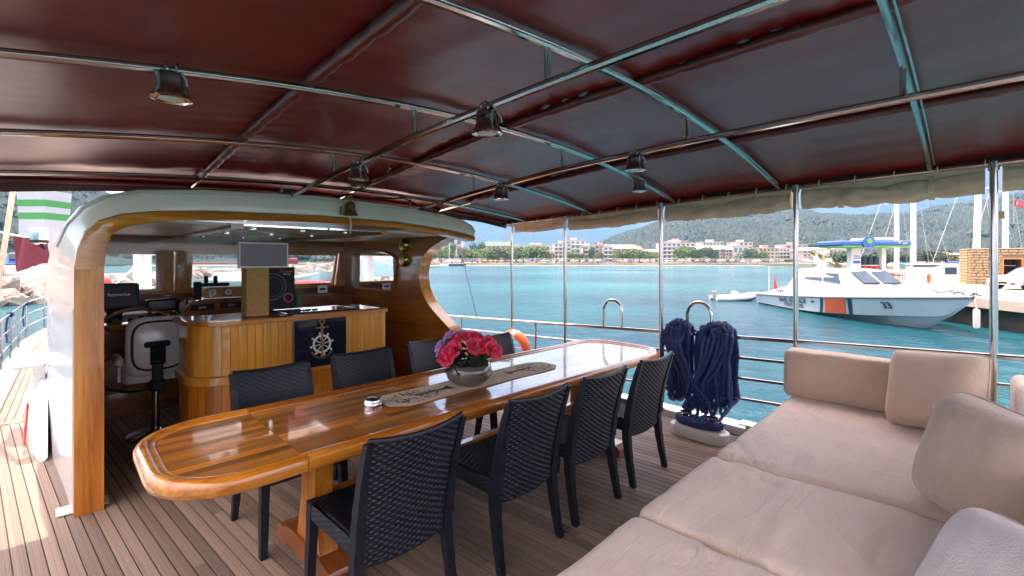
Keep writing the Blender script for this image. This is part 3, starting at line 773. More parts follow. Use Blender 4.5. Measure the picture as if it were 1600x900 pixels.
for i,x in enumerate((1.27,1.42,1.57)):
    d_ = MB().lathe([(.043,0),(.043,-.014),(.036,-.016),(.001,-.010)], 20, (x,5.99,1.235), 'y').build('dial', M['print'] if i < 2 else M['brass'], gp, True)
    MB().tube([(x+.041*math.cos(a),5.974,1.235+.041*math.sin(a)) for a in [2*PI*k/20 for k in range(20)]], .005, 6, closed=True).build('bezel', M['chrome'], d_, True)
    MB().box(x-.003,x+.003,5.968,5.972,1.22,1.26).build('needle', M['black'], d_)
rb = thing('radio_box', 'reddish wooden box with two black radios under the dials', 'radio', (1.4,6.1,1.0))
MB().prism_y([(1.02,.93),(1.02,1.06),(1.1,1.14),(1.2,1.165),(1.66,1.165),(1.70,1.1),(1.70,.93)], 6.05, 6.5).build('box', M['mahog'], rb)
for (xa,xb,za,zb) in ((1.08,1.30,1.04,1.105),(1.36,1.64,1.05,1.115)):
    f = MB().bbox(xa,xb,6.03,6.055,za,zb,.006).build('radio_face', M['black'], rb)
    MB().box(xa+.07,xa+.14,6.026,6.031,za+.018,zb-.018).build('display', M['grey'], f)
MB().prism_y([(1.02,.86),(1.02,.925),(1.7,.925),(1.7,.86)], 6.04, 6.5).build('lower_trim', M['varn_x'], rb)
hd = thing('handset', 'black radio handset and bracket on the gauge panel top', 'handset', (1.2,6.05,1.28))
MB().bbox(1.10,1.17,5.98,6.05,1.16,1.36,.01).build('handset_body', M['matblack'], hd); MB().bbox(1.17,1.45,6.03,6.07,1.30,1.34,.01).build('bracket', M['matblack'], hd)
MB().bbox(1.2,1.235,6.0,6.05,1.33,1.42,.01).build('cradle', M['matblack'], hd); MB().bbox(1.29,1.325,6.0,6.05,1.33,1.42,.01).build('cradle', M['matblack'], hd)
mon = thing('chart_plotter', 'dark cased chart plotter with white brand lettering on the helm', 'monitor', (.45,6.2,1.05))
M['slate'] = plain('slate_cover', (.03,.03,.042), .5)
mb = MB(); mb.M = Matrix.Translation((.49,6.2,1.225)) @ Matrix.Rotation(R(-8),4,'X'); mb.bbox(-.165,.165,-.03,.06,-.135,.135,.02); mb.build('casing', M['slate'], mon)
mb = MB(); mb.M = Matrix.Translation((.49,6.2,1.225)) @ Matrix.Rotation(R(-8),4,'X'); mb.bbox(-.14,.14,-.036,-.02,-.105,.105,.012); mb.build('face_cover', M['slate'], mon)
MB().bbox(.4,.52,6.2,6.3,1.0,1.1,.01).build('stand', M['matblack'], mon)
lettering('lettering', 'Raymarine', .042, M['print'], mon, (.49,6.162,1.245), (1,0,0), (0,.12,1), .0008)
lettering('lettering', 'C80', .024, M['print'], mon, (.49,6.166,1.205), (1,0,0), (0,.12,1), .0004)
for (xa,xb,za,zb,lab,nm) in ((.72,1.0,1.04,1.17,'low black depth sounder right of the chart plotter','depth_sounder'),(.24,.30,1.0,1.18,'black instrument box at the outer end of the helm','instrument_box')):
    t = thing(nm, lab, 'instrument', ((xa+xb)/2,6.3,za)); MB().bbox(xa,xb,6.25,6.36,za,zb,.015).build('casing', M['black'], t); MB().box(xa+.02,xb-.02,6.245,6.251,za+.025,zb-.02).build('display', M['screen'], t)
sw = thing('switch_panel', 'pale switch panel with black knobs on the sloping helm desk', 'switch panel', (.45,6.16,.95))
mb = MB(); mb.M = Matrix.Translation((.5,6.2,.975)) @ Matrix.Rotation(R(32),4,'X'); mb.bbox(-.22,.3,-.09,.09,-.004,.008,.003); mb.build('plate', M['grey'], sw)
for i in range(6):
    mb = MB(); mb.M = Matrix.Translation((.5,6.2,.975)) @ Matrix.Rotation(R(32),4,'X'); mb.lathe([(.022,0),(.02,.02),(.012,.025)], 10, (-.17+.085*i,.02*(-1)**i,.008)); mb.build('knob', M['black'], sw, True)
th = thing('throttle', 'chrome twin throttle levers on the helm desk', 'throttle', (1.02,6.2,1.0))
MB().bbox(.96,1.09,6.15,6.3,.96,1.03,.01).build('base', M['chrome'], th)
for x in (.985,1.065): MB().tube([(x,6.2,1.02),(x,6.17,1.12),(x,6.15,1.16)], .011, 8).build('lever', M['matblack'], th, True); 
# steering wheel
wh = thing('steering_wheel', 'large chrome ringed ship steering wheel with wooden handles', 'steering wheel', (.61,5.9,.70))
MB().tube([(.61+.41*math.cos(a),5.9,.70+.41*math.sin(a)) for a in [2*PI*i/56 for i in range(56)]], .017, 8, closed=True).build('rim', M['chrome'], wh, True)
for i in range(6):
    a = 2*PI*i/6+.26; s_ = MB().tube([(.61+.06*math.cos(a),5.9,.70+.06*math.sin(a)),(.61+.40*math.cos(a),5.9,.70+.40*math.sin(a))], [.012,.016], 8).build('spoke', M['mahog'], wh, True)
MB().lathe([(.07,-.03),(.07,.03),(.05,.05)], 18, (.61,5.9,.70), 'y').build('hub', M['brass'], wh, True)
MB().tube([(.61,5.93,.70),(.61,6.15,.70)], .03, 10).build('shaft', M['steel'], wh, True)
# helm seat
hs_ = thing('pilot_chair', 'white padded helm seat with black piping on a steel pedestal', 'chair', (.68,5.3,0))
def rsq(w_, h_, e, n=36):
    return [(w_*abs(math.cos(a))**e*(1 if math.cos(a) > 0 else -1), h_*abs(math.sin(a))**e*(1 if math.sin(a) > 0 else -1)) for a in [2*PI*i/n for i in range(n)]]
M['seatwhite'] = plain('cream_vinyl', (.60,.57,.53), .5, var=.06)
q = rsq(.235,.265,.36); c0 = (.69,5.24,.82)
bk = MB().loft([[(c0[0]+x*f,c0[1]+y_,c0[2]+z*f) for x,z in q] for f,y_ in ((.90,-.035),(.985,-.02),(1,.01),(.97,.05),(.86,.07))]).build('backrest', M['seatwhite'], hs_, True, 60)
qi = rsq(.19,.215,.55)
MB().tube([(c0[0]+x,c0[1]-.042,c0[2]+.01+z) for x,z in qi], .010, 6, closed=True).build('piping', M['matblack'], bk, True)
MB().loft([[(c0[0]+x*f,c0[1]+y_,c0[2]+.01+z*f) for x,z in qi] for f,y_ in ((.9,-.052),(.99,-.040),(1,-.02))]).build('back_panel', M['white'], bk, True)
MB().loft([[(.69+x,5.46+y_*.8,z) for x,y_ in rsq(.25,.26,.4)] for z in (.50,.53,.60,.62)]).build('seat_cushion', M['seatwhite'], hs_, True)
for s_ in (-1,1):
    MB().bbox(.69+s_*.27-.03,.69+s_*.27+.03,5.25,5.6,.66,.74,.02).build('armrest', M['seatwhite'], hs_)
    MB().bbox(.69+s_*.27-.012,.69+s_*.27+.012,5.3,5.4,.52,.67,.004).build('armrest_bracket', M['white'], hs_)
mb = MB(); mb.bbox(.635,.715,5.14,5.19,.52,.85,.01); mb.bbox(.58,.77,5.15,5.2,.82,.87,.012)
for k in range(9): mb.bbox(.628,.722,5.135,5.19,.69+.02*k,.672+.02*k,.003)
mb.build('back_bracket', M['matblack'], hs_)
MB().tube([(.68,5.3,.04),(.68,5.3,.52)], .032, 12).build('pedestal', M['steel'], hs_, True)
MB().bbox(.62,.74,5.15,5.4,.42,.52,.02).build('slide_box', M['matblack'], hs_)
MB().lathe([(.22,0),(.22,.012),(.06,.03),(.035,.06)], 24, (.68,5.3,.004)).build('foot_plate', M['steel'], hs_, True)
MB().prism([(.76,5.22),(.98,5.32),(.98,5.36),(.76,5.4)], .27, .285).build('footrest', M['steel'], hs_)
# starboard wall instruments and socket
for (z,lab) in ((1.79,'upper brass ship clock on the mahogany side wall'),(1.60,'lower brass barometer on the mahogany side wall')):
    t = thing('brass_instrument', lab, 'clock', (3.2,5.12,z))
    MB().lathe([(.088,0),(.088,-.03),(.07,-.06),(.062,-.062)], 24, (3.2,5.12,z), 'x').build('case', M['brass'], t, True)
    f = MB().lathe([(.062,-.058),(.001,-.060)], 24, (3.2,5.12,z), 'x').build('dial', M['print'], t, True)
    MB().box(3.136,3.139,5.117,5.123,z-.005,z+.045).build('hand', M['black'], f); MB().box(3.136,3.139,5.11,5.15,z-.003,z+.003).build('hand', M['black'], f)
t = thing('wall_socket', 'white wall socket below the starboard front window', 'socket', (2.86,6.54,1.0))
MB().bbox(2.66,2.80,6.535,6.551,1.13,1.235,.006).build('plate', M['print'], t); MB().bbox(2.69,2.77,6.53,6.537,1.17,1.20,.002).build('outlet', M['black'], t)
# brass bell under the fascia
bl = thing('brass_bell', 'aged brass ship bell hanging in front of the white roof edge', 'bell', (2.0,3.88,1.98))
bx_,by_ = 1.87,3.89
MB().lathe([(.012,.115),(.03,.11),(.038,.09),(.042,.05),(.05,.02),(.066,.0),(.068,-.006),(.06,-.006),(.045,.01),(.03,.08),(.004,.1)], 24, (bx_,by_,2.0)).build('bell_body', M['agedbrass'], bl, True)
mb = MB(); mb.tube([(bx_,by_,2.11),(bx_,by_,2.135)], .008, 8); mb.tube(arc((bx_,by_,2.15),.018,0,360,12,'xz')[:-1], .005, 6, closed=True); mb.tube([(bx_,by_,2.165),(bx_,YF+.02,2.17)], .007, 6); mb.build('hanger', M['agedbrass'], bl, True)
MB().bbox(bx_-.07,bx_-.045,by_,YF+.01,2.0,2.07,.006).build('wall_bracket', M['agedbrass'], bl)
MB().tube([(bx_,by_,2.06),(bx_,by_,1.985)], .006, 6).build('clapper', M['agedbrass'], bl, True)
MB().tube([(bx_,by_,1.985),(bx_+.004,by_,1.9),(bx_-.002,by_,1.83)], [.007,.012,.006], 6).build('clapper_rope', M['khaki'], bl, True)
# cushions / things on the wheelhouse roof
for (x,col,lab) in ((1.48,(.02,.22,.22),'folded teal cloth lying on the wheelhouse roof'),(1.68,(.45,.01,.16),'folded magenta cloth lying on the wheelhouse roof')):
    mb = MB(); mb.M = Matrix.Translation((x,4.3,2.15))
    mb.grid(lambda u,v: ((u-.5)*.22, (v-.5)*.3, .075*math.sin(PI*u)**.6*math.sin(PI*v)**.5+.012*noise.noise((u*6,v*6,x*9))), 14, 14)
    mb.add([(-.11,-.15,0),(.11,-.15,0),(.11,.15,0),(-.11,.15,0)], [(3,2,1,0)])
    tag(mb.build('folded_cloth', plain('cloth_'+str(x), col, .9), smooth=True), lab, 'cloth')

# ================================================================ DINING TABLE
tb = thing('dining_table', 'long varnished dining table with rounded corners set across the deck', 'table', (2.15, 2.42, 0))
TX0,TX1,TY0,TY1,TZ = .25,4.05,1.97,2.87,.76
def rrect(x0,x1,y0,y1,r,n=8):
    out = []
    for (cx_,cy_,a0) in ((x1-r,y0+r,-90),(x1-r,y1-r,0),(x0+r,y1-r,90),(x0+r,y0+r,180)):
        out += [(cx_+r*math.cos(R(a0+90*i/n)), cy_+r*math.sin(R(a0+90*i/n))) for i in range(n+1)]
    return out
RC = .30
# staves: flush laminated strips, each its own piece
RW = .052; inner = (TX0+.075,TX1-.075,TY0+.075,TY1-.075); ri = RC-.075
def halfspan(y):
    "inner x extent of the top at row y"
    dy = 0
    if y < inner[2]+ri: dy = inner[2]+ri-y
    elif y > inner[3]-ri: dy = y-(inner[3]-ri)
    dx = ri - math.sqrt(max(0, ri*ri-dy*dy))
    return inner[0]+dx, inner[1]-dx
SEAM = (.765, 3.54)
y = inner[2]; row = 0
while y < inner[3]-1e-6:
    y1 = min(y+RW, inner[3])
    la,ra = halfspan(y); lb,rb_ = halfspan(y1)
    cuts = [None] + sorted([SEAM[0],SEAM[1]] + [c for c in [TX0+(row*.37)%.55+.55*k+random.uniform(-.08,.08) for k in range(8)] if min(abs(c-SEAM[0]),abs(c-SEAM[1])) > .1 and inner[0]+.35 < c < inner[1]-.35]) + [None]
    for c0_,c1_ in zip(cuts,cuts[1:]):
        a0,b0 = (la,lb) if c0_ is None else (c0_+(.0018 if c0_ in SEAM else .0002),)*2
        a1,b1 = (ra,rb_) if c1_ is None else (c1_-(.0018 if c1_ in SEAM else .0002),)*2
        if c0_ is None: a0 = max(la, inner[0])
        MB().prism([(a0,y+.0001),(a1,y+.0001),(b1,y1-.0001),(b0,y1-.0001)], TZ-.035, TZ).build('stave', M['table_x'], tb)
    y = y1; row += 1
MB().prism(rrect(TX0+.03,TX1-.03,TY0+.03,TY1-.03,RC-.03), TZ-.06, TZ-.037).build('top_underside', M['mahog'], tb)
# rim moulding, cut at the seams
def rim_profile():
    # (inward offset, z)
    return [(.078,TZ-.03),(.077,TZ+.004),(.066,TZ+.010),(.056,TZ+.008),(.050,TZ+.016),(.03,TZ+.020),(.012,TZ+.014),(.001,TZ-.004),(0,TZ-.028),(.006,TZ-.048),(.022,TZ-.058),(.07,TZ-.058)]
rp = rim_profile()
def rim_ring(p, nrm): return [(p[0]+nrm[0]*o_, p[1]+nrm[1]*o_, z) for o_,z in rp]
def rim_piece(pts, mat=None):
    rings = []
    for (p, nrm) in pts: rings.append(rim_ring(p, nrm))
    MB().loft(rings).build('rim', mat or M['varn_x'], tb, True, 50)
def corner(cx_,cy_,a0,a1,n=10):
    return [((cx_+RC*math.cos(R(a)),cy_+RC*math.sin(R(a))),(-math.cos(R(a)),-math.sin(R(a)))) for a in [a0+(a1-a0)*i/n for i in range(n+1)]]
rim_piece([((SEAM[0]-.002,TY1),(0,-1))]+corner(TX0+RC,TY1-RC,90,180)+corner(TX0+RC,TY0+RC,180,270)+[((SEAM[0]-.002,TY0),(0,1))], M['table_x'])
rim_piece([((SEAM[1]+.002,TY0),(0,1))]+corner(TX1-RC,TY0+RC,-90,0)+corner(TX1-RC,TY1-RC,0,90)+[((SEAM[1]+.002,TY1),(0,-1))])
rim_piece([((SEAM[0]+.002,TY0),(0,1)),((1.9,TY0),(0,1))]); rim_piece([((1.901,TY0),(0,1)),((SEAM[1]-.002,TY0),(0,1))])
rim_piece([((SEAM[1]-.002,TY1),(0,-1)),((2.4,TY1),(0,-1))]); rim_piece([((2.399,TY1),(0,-1)),((SEAM[0]+.002,TY1),(0,-1))])
for px_ in (.98, 3.28):
    vase = [(-.17,.10),(-.145,.16),(-.12,.24),(-.09,.36),(-.085,.46),(-.10,.55),(-.13,.61),(-.14,.66),(-.13,.70)]
    ol = [(2.42+y_,z) for y_,z in vase]+[(2.42-y_,z) for y_,z in reversed(vase)]
    MB().prism_x(ol, px_-.045, px_+.045).build('pedestal', M['varn_z'], tb)
    ft = [(2.0,.01),(2.0,.07),(2.04,.10),(2.12,.105),(2.13,.125),(2.25,.14),(2.59,.14),(2.71,.125),(2.72,.105),(2.80,.10),(2.84,.07),(2.84,.01),(2.72,.01),(2.66,.035),(2.18,.035),(2.12,.01)]
    MB().prism_x(ft, px_-.06, px_+.06).build('foot', M['mahog'], tb)
MB().bbox(1.02,3.24,2.385,2.455,.26,.38,.01).build('stretcher', M['varn_x'], tb)

# ---------------------------------------------------------------- wicker chairs
def weave(surf, nx, ny, amp, nu, nv):
    "surface point + normal displaced into an over-under weave"
    mb = MB()
    def f(u, v):
        p, n = surf(u, v)
        row = int(min(ny-1e-6, v*ny)); fv = v*ny-row
        prof_ = math.sin(PI*min(max(fv,0),1))**.6 if 0 < fv < 1 else 0
        h = amp*prof_*(.45+.55*math.cos(PI*(u*nx+row)))
        return Vector(p)+Vector(n)*h
    mb.grid(f, nu, nv)
    return mb
def back_surf(side):
    def s(u, v):
        x = (u-.5)*(.425+.035*v); c = 1-(2*u-1)**2
        zt = .875+.018*(2*u-1)**2; zb = .325+.02*(2*u-1)**2
        z = zb+(zt-zb)*v
        lean = .03*v+.085*v*v
        y = -.228-lean-.028*c*(.4+.6*v)
        return (x, y-.009*side, z), (0,-side,0)
    return s
CH = {}
mb = weave(back_surf(1), 19, 40, .0065, 76, 160); m2 = weave(back_surf(-1), 19, 40, .0065, 38, 80)
mb.f = [tuple(reversed(f)) for f in mb.f] if False else mb.f
mb.add(m2.v, m2.f)
CH['backrest'] = mb.mesh('backrest', True, 180)
def seat_surf(u, v):
    return ((u-.5)*(.40+.04*v), -.215+.445*v, .452-.012*math.sin(PI*u)*math.sin(PI*v)), (0,0,1)
mb = weave(seat_surf, 15, 26, .004, 60, 78); mb.bbox(-.215,.215,-.22,.235,.405,.446,.01)
CH['seat'] = mb.mesh('seat', True, 40)
def apron(u, v):
    a = u*4; k = int(min(3.999,a)); f = a-k
    C = [(-.225,-.235),(-.235,.245),(.235,.245),(.225,-.235),(-.225,-.235)]
    p0,p1 = C[k],C[k+1]; x = p0[0]+(p1[0]-p0[0])*f; y = p0[1]+(p1[1]-p0[1])*f
    n = Vector((p1[1]-p0[1], -(p1[0]-p0[0]),0)).normalized()
    return (x,y,.375+.075*v), -n
mb = weave(apron, 64, 6, .004, 256, 24); CH['apron'] = mb.mesh('apron', True, 60)
def leg_mesh(sx, rear):
    mb = MB(); rings = []
    n = 40 if rear else 24
    for i in range(n+1):
        t = i/n
        if rear:
            z = .0+.885*t
            if z < .42: y = -.225-.062*((.42-z)/.42)**1.5; wdt = .016+.008*z/.42
            else:
                v = (z-.325)/.55; y = -.228-(.03*v+.085*v*v) ; wdt = .024-.010*(z-.42)/.46
            x = sx*(.222+.010*max(0,(z-.42)/.46)+.012*max(0,(.42-z)/.42))
        else:
            z = .45*t; y = .225+.02*(1-t); wdt = .016+.008*t; x = sx*(.215+.014*(1-t))
        k = 1+.05*math.sin(z*2*PI/.018)
        a = wdt*k; b = wdt*1.15*k
        rings.append([(x-a,y-b,z),(x+a,y-b,z),(x+a,y+b,z),(x-a,y+b,z)])
    mb.loft(rings); return mb.mesh('leg')
LEGS = [leg_mesh(s_, r_) for s_ in (-1,1) for r_ in (True,False)]
mb = MB(); mb.tube([Vector(back_surf(1)(u,1)[0])+Vector((0,.009,.002)) for u in [i/20 for i in range(21)]], .0115, 8); CH['top_rail'] = mb.mesh('top_rail', True)
mb = MB(); mb.tube([Vector(back_surf(1)(u,0)[0])+Vector((0,.009,.0)) for u in [i/20 for i in range(21)]], .010, 8); CH['bottom_rail'] = mb.mesh('bottom_rail', True)
for me in list(CH.values())+LEGS: me.materials.append(M['wicker'])
def chair(x, y, rot, lab):
    t = thing('wicker_chair', lab, 'chair', (x,y,0), R(rot), 'navy wicker chairs round the dining table')
    for nm, me in CH.items(): inst(nm, me, t, (0,0,0))
    for me in LEGS: inst('leg', me, t, (0,0,0))
    return t
NEAR = [(1.10,2.0,0,'navy wicker chair nearest the camera, its back blocking the table leg'),
        (1.845,1.975,0,'second navy wicker chair on the near side of the table'),
        (2.465,1.975,0,'third navy wicker chair on the near side of the table'),
        (3.128,1.975,0,'navy wicker chair at the far end of the near side, beside the rope')]
for a in NEAR: chair(*a)
FAR = [(1.03,2.93,180,'navy wicker chair across the table, in front of the rounded bar end'),
       (1.70,3.0,180,'navy wicker chair across the table, below the ship wheel panel'),
       (2.38,3.05,181,'navy wicker chair across the table, half behind the roses'),
       (2.90,2.83,180,'navy wicker chair across the table, before the orange lifebuoy')]
for a in FAR: chair(*a)

# ---------------------------------------------------------------- on the table
rn = thing('table_runner', 'narrow linen table runner with black tree prints at both ends', 'table runner', (2.2,2.42,TZ))
def TP(px_, py_, z=TZ):
    d = 720*(1.6-z)/(py_-406); return DR(d, (px_-800)/720*d, z)
Q = [TP(588,630), TP(690,632), TP(850,578), TP(845,570), TP(660,598), TP(598,618)]
xa, xb = 1.36, 2.84; yc0, yc1 = 2.42, 2.42
def runz(x, y): return TZ+.004+.003*max(0,noise.noise((x*5,y*6,1)))
mb = MB()
def runp(u, v):
    x = xa+(xb-xa)*u; yc = yc0+(yc1-yc0)*u
    hw = .145*min(1, .55+.45*min(u,1-u)/.06) if min(u,1-u) < .06 else .145
    hw *= 1+.03*math.sin(u*17)
    y = yc+(v-.5)*2*hw
    return (x, y, runz(x,y))
mb.grid(runp, 60, 12)
mb.build('cloth', M['linen'], rn, True, 80)
random.seed(3)
for (xc, dirn) in ((1.60,1),(2.62,-1)):
    mb = MB(); yc = yc0+(yc1-yc0)*(xc-xa)/(xb-xa)
    for i in range(95):
        a = random.uniform(0,2*PI); rr = math.sqrt(random.random())
        x = xc-dirn*.03+.17*rr*math.cos(a); y = yc+.115*rr*math.sin(a); a2 = random.uniform(0,PI); l,wd = .013,.006
        z = TZ+.0085
        mb.add([(x+l*math.cos(a2),y+l*math.sin(a2),z),(x-wd*math.sin(a2),y+wd*math.cos(a2),z),(x-l*math.cos(a2),y-l*math.sin(a2),z),(x+wd*math.sin(a2),y-wd*math.cos(a2),z)], [(0,1,2,3)])
    z = TZ+.0082
    mb.add([(xc+dirn*.25,yc-.05,z),(xc+dirn*.25,yc+.05,z),(xc+dirn*.20,yc+.012,z),(xc-dirn*.02,yc+.008,z),(xc-dirn*.02,yc-.008,z),(xc+dirn*.20,yc-.012,z)], [(0,1,2,3,4,5) if dirn > 0 else (5,4,3,2,1,0)])
    o = mb.build('tree_print', M['matblack'], rn)
at = thing('ashtray', 'small round chrome ashtray on the table beside the runner', 'ashtray', (1.44,2.42,TZ))
ap = TP(587,634); ap = Vector((1.305,2.44,TZ))
MB().lathe([(.048,0),(.05,.012),(.046,.016),(.05,.02),(.05,.036),(.046,.042),(.034,.042),(.03,.03),(.001,.028)], 28, ap).build('dish', M['chrome'], at, True)
MB().lathe([(.033,.0415),(.02,.036),(.001,.036)], 20, ap).build('lid', M['matblack'], at, True)
# roses in a bowl
BX,BY = 1.99,2.40
fl = thing('rose_bowl', 'taupe ceramic bowl filled with red and lilac roses', 'flowers', (BX,BY,TZ))
MB().lathe([(.07,.0085),(.10,.012),(.143,.05),(.158,.092),(.15,.132),(.132,.148),(.124,.146),(.137,.126),(.144,.09),(.11,.045),(.001,.03)], 32, (BX,BY,TZ)).build('bowl', M['bowl'], fl, True, 60)
MB().lathe([(.128,.132),(.06,.145),(.001,.15)], 20, (BX,BY,TZ)).build('flower_foam', M['leaf'], fl, True)
def rose_mesh(seed):
    random.seed(seed); mb = MB()
    mb.ball((0,0,.012), (.014,.014,.022), 8, 6)
    for layer,(rad,hgt,npt,tilt) in enumerate(((.012,.040,4,.05),(.020,.043,5,.18),(.029,.042,5,.40),(.036,.034,6,.75))):
        for k in range(npt):
            a = 2*PI*k/npt+layer*.7+random.uniform(-.15,.15); wd = 2*PI/npt*1.25
            def pf(u, v):
                aa = a+(u-.5)*wd*(1-.35*v*v); rr = rad*(.35+.65*math.sin(min(1,v*1.1)*PI/2))*(1+tilt*v*v*.8)
                z = -.012+hgt*v*(1-.12*tilt)-.006*(abs(2*u-1)**2)*v-(.010*tilt*max(0,v-.75)*4)
                return (rr*math.cos(aa), rr*math.sin(aa), z)
            mb.grid(pf, 5, 5)
    return mb.mesh('rose', True, 80)
RM = [rose_mesh(i) for i in range(3)]; LM = [m_.copy() for m_ in RM]
for m_ in RM: m_.materials.append(M['rose'])
for m_ in LM: m_.materials.append(M['lilac'])
sq = 1/math.sqrt(2)
heads = [(-.115,-.03,.20,'r',1.15),(-.075,-.075,.235,'r',1.2),(-.055,.02,.285,'r',1.1),(.0,-.0,.30,'r',1.1),(.045,-.06,.255,'r',1.25),(.105,-.02,.275,'r',1.0),(.125,-.06,.235,'r',1.15),(.03,.05,.30,'r',1.0),(-.095,-.085,.19,'r',1.0),(.06,.07,.27,'r',1.0),
         (-.145,.02,.245,'l',1.0),(-.105,.05,.30,'l',1.05),(-.06,.09,.30,'l',1.0),(.0,.10,.30,'l',.95),(-.15,.045,.20,'l',.85)]
random.seed(5)
heads = [(r_*1.32,d_*1.3,z*1.06-.004,c,s_) for r_,d_,z,c,s_ in heads]
for i,(r_,d_,z,c,s_) in enumerate(heads):
    off = Vector(((d_+r_)*sq,(d_-r_)*sq,z)); ax = Vector((off.x,off.y,.16)).normalized()
    tow = Vector((-.35,-.35,0)); n_ = (ax+tow*.7).normalized()
    e = n_.to_track_quat('Z','Y').to_euler()
    inst('rose', (RM if c == 'r' else LM)[i%3], fl, tuple(off), e, (s_*1.06,)*3)
mb = MB()
for i,(r_,d_,z,c,s_) in enumerate(heads):
    off = Vector((BX+(d_+r_)*sq,BY+(d_-r_)*sq,TZ+z-.012)); base = Vector((BX+.3*(d_+r_)*sq,BY+.3*(d_-r_)*sq,TZ+.13))
    mb.tube([base,(base+off)/2+Vector((0,0,.01)),off], .003, 5)
mb.build('stems', M['leaf'], fl, True)
lm = MB()
lm.grid(lambda u,v: ((u-.5)*.045*math.sin(PI*(.06+.94*v))**.7, v*.07, .012*abs(2*u-1)-.02*v*v), 4, 6)
lme = lm.mesh('leaf', True, 80); lme.materials.append(M['leaf'])
for i in range(64):
    a = random.uniform(0,2*PI); rr = random.uniform(.02,.16); z = random.uniform(.135,.235)-.3*max(0,rr-.1)
    inst('leaf', lme, fl, (rr*math.cos(a),rr*math.sin(a),z), (random.uniform(-.5,.6),random.uniform(-.4,.4),a-PI/2+random.uniform(-.6,.6)), (random.uniform(.8,1.3),)*3)

# ================================================================ DAYBED AND CUSHIONS
def cushion_block(x0,x1,y0,y1,z0,z1,r,name,mat,lab,cat,wr=.006,dens=40,group=None,seed=0,sag=.0,folds=None):
    "soft block: rounded box with wrinkles"
    mb = MB(); nx = max(10,int((x1-x0)*dens)); ny = max(10,int((y1-y0)*dens)); nz = 8
    cx_,cy_,cz_ = (x0+x1)/2,(y0+y1)/2,(z0+z1)/2; hx,hy,hz = (x1-x0)/2,(y1-y0)/2,(z1-z0)/2
    def rnd(p):
        q = Vector(p); c = Vector((max(-hx+r,min(hx-r,q.x)),max(-hy+r,min(hy-r,q.y)),max(-hz+r,min(hz-r,q.z))))
        d = q-c
        if d.length > 1e-9: q = c+d.normalized()*r
        wp = (q.x+cx_)*1.0, (q.y+cy_)*1.0
        n_ = Vector((d.x,d.y,d.z)); n_ = n_.normalized() if n_.length > 1e-9 else Vector((0,0,1))
        h = wr*noise.noise((wp[0]*3.2+seed,wp[1]*2.0,q.z*4)) + wr*.8*noise.noise((wp[0]*2+wp[1]*7+seed,wp[1]*2,q.z*6+3)) + wr*.35*noise.noise((wp[0]*14,wp[1]*9+seed,q.z*12))
        if folds: h += folds(wp[0],wp[1],q.z)
        return q+n_*h+Vector((cx_,cy_,cz_)) + Vector((0,0,sag*(1-(q.x/hx)**2)*(1-(q.y/hy)**2)*(1 if q.z > 0 else 0)))
    def face(fn, a, b): mb.grid(lambda u,v: rnd(fn(2*u-1,2*v-1)), a, b)
    face(lambda u,v: (u*hx,v*hy,hz), nx, ny); face(lambda u,v: (-u*hx,v*hy,-hz), nx, ny)
    face(lambda u,v: (u*hx,-hy,v*hz), nx, nz); face(lambda u,v: (-u*hx,hy,v*hz), nx, nz)
    face(lambda u,v: (hx,u*hy,v*hz), ny, nz); face(lambda u,v: (-hx,-u*hy,v*hz), ny, nz)
    o = mb.build(name, mat, smooth=True, angle=180)
    # weld the seams of the faces
    import bmesh
    bm = bmesh.new(); bm.from_mesh(o.data); bmesh.ops.remove_doubles(bm, verts=bm.verts, dist=1e-5); bmesh.ops.recalc_face_normals(bm, faces=bm.faces); bm.to_mesh(o.data); bm.free()
    return tag(o, lab, cat, group)
MT = .485
base = thing('daybed_base', 'white box base under the stern daybed mattresses', 'daybed', (2.6,.5,0))
MB().bbox(.98,4.44,-.45,.98,.0,.30,.01).build('box', M['white'], base)
for x in (1.84,2.71): MB().box(x-.004,x+.004,.978,.986,.03,.29).build('panel_joint', M['grey'], base)
def ridge(cx_,cy_,ang,wd,amp,ln):
    c,s = math.cos(ang),math.sin(ang)
    def f(x,y):
        a = (x-cx_)*c+(y-cy_)*s; b = -(x-cx_)*s+(y-cy_)*c
        return amp*math.exp(-(b/wd)**2)*math.exp(-(a/ln)**2)
    return f
def folds_for(seed, x0, x1, n=9):
    random.seed(seed); fs = [ridge(random.uniform(x0,x1),random.uniform(.1,1.0),random.uniform(-.5,.5)+(1.57 if random.random() < .25 else .25),random.uniform(.012,.03),random.uniform(.006,.014)*random.choice((1,1,-1)),random.uniform(.12,.4)) for _ in range(n)]
    return lambda x,y,z: sum(f(x,y) for f in fs) if z > 0 else 0
G = 'beige mattresses side by side on the daybed'
cushion_block(.95,1.845,-.42,1.07,.302,MT-.005,.05,'mattress',M['terry'],'beige terry mattress section closest to the camera','mattress',.006,40,G,1,.012,folds_for(1,.95,1.85))
cushion_block(1.86,2.715,-.42,1.075,.302,MT,.05,'mattress',M['terry'],'beige terry mattress section in the middle of the daybed','mattress',.006,40,G,5,.012,folds_for(2,1.86,2.7))
cushion_block(2.73,4.47,-.42,1.07,.302,MT,.05,'mattress',M['terry'],'widest beige terry mattress section, next to the starboard rail','mattress',.006,40,G,9,.012,folds_for(4,2.75,4.0,16))
cushion_block(4.245,4.465,.02,1.11,MT+.004,.865,.045,'bolster',M['terry2'],'long tan bolster along the rail end of the daybed','bolster',.006,30,None,3)
cushion_block(2.0,4.46,-.42,-.17,MT+.004,.86,.05,'back_bolster',M['terry'],'pale bolster along the stern behind the big cushions','bolster',.006,26,None,6)
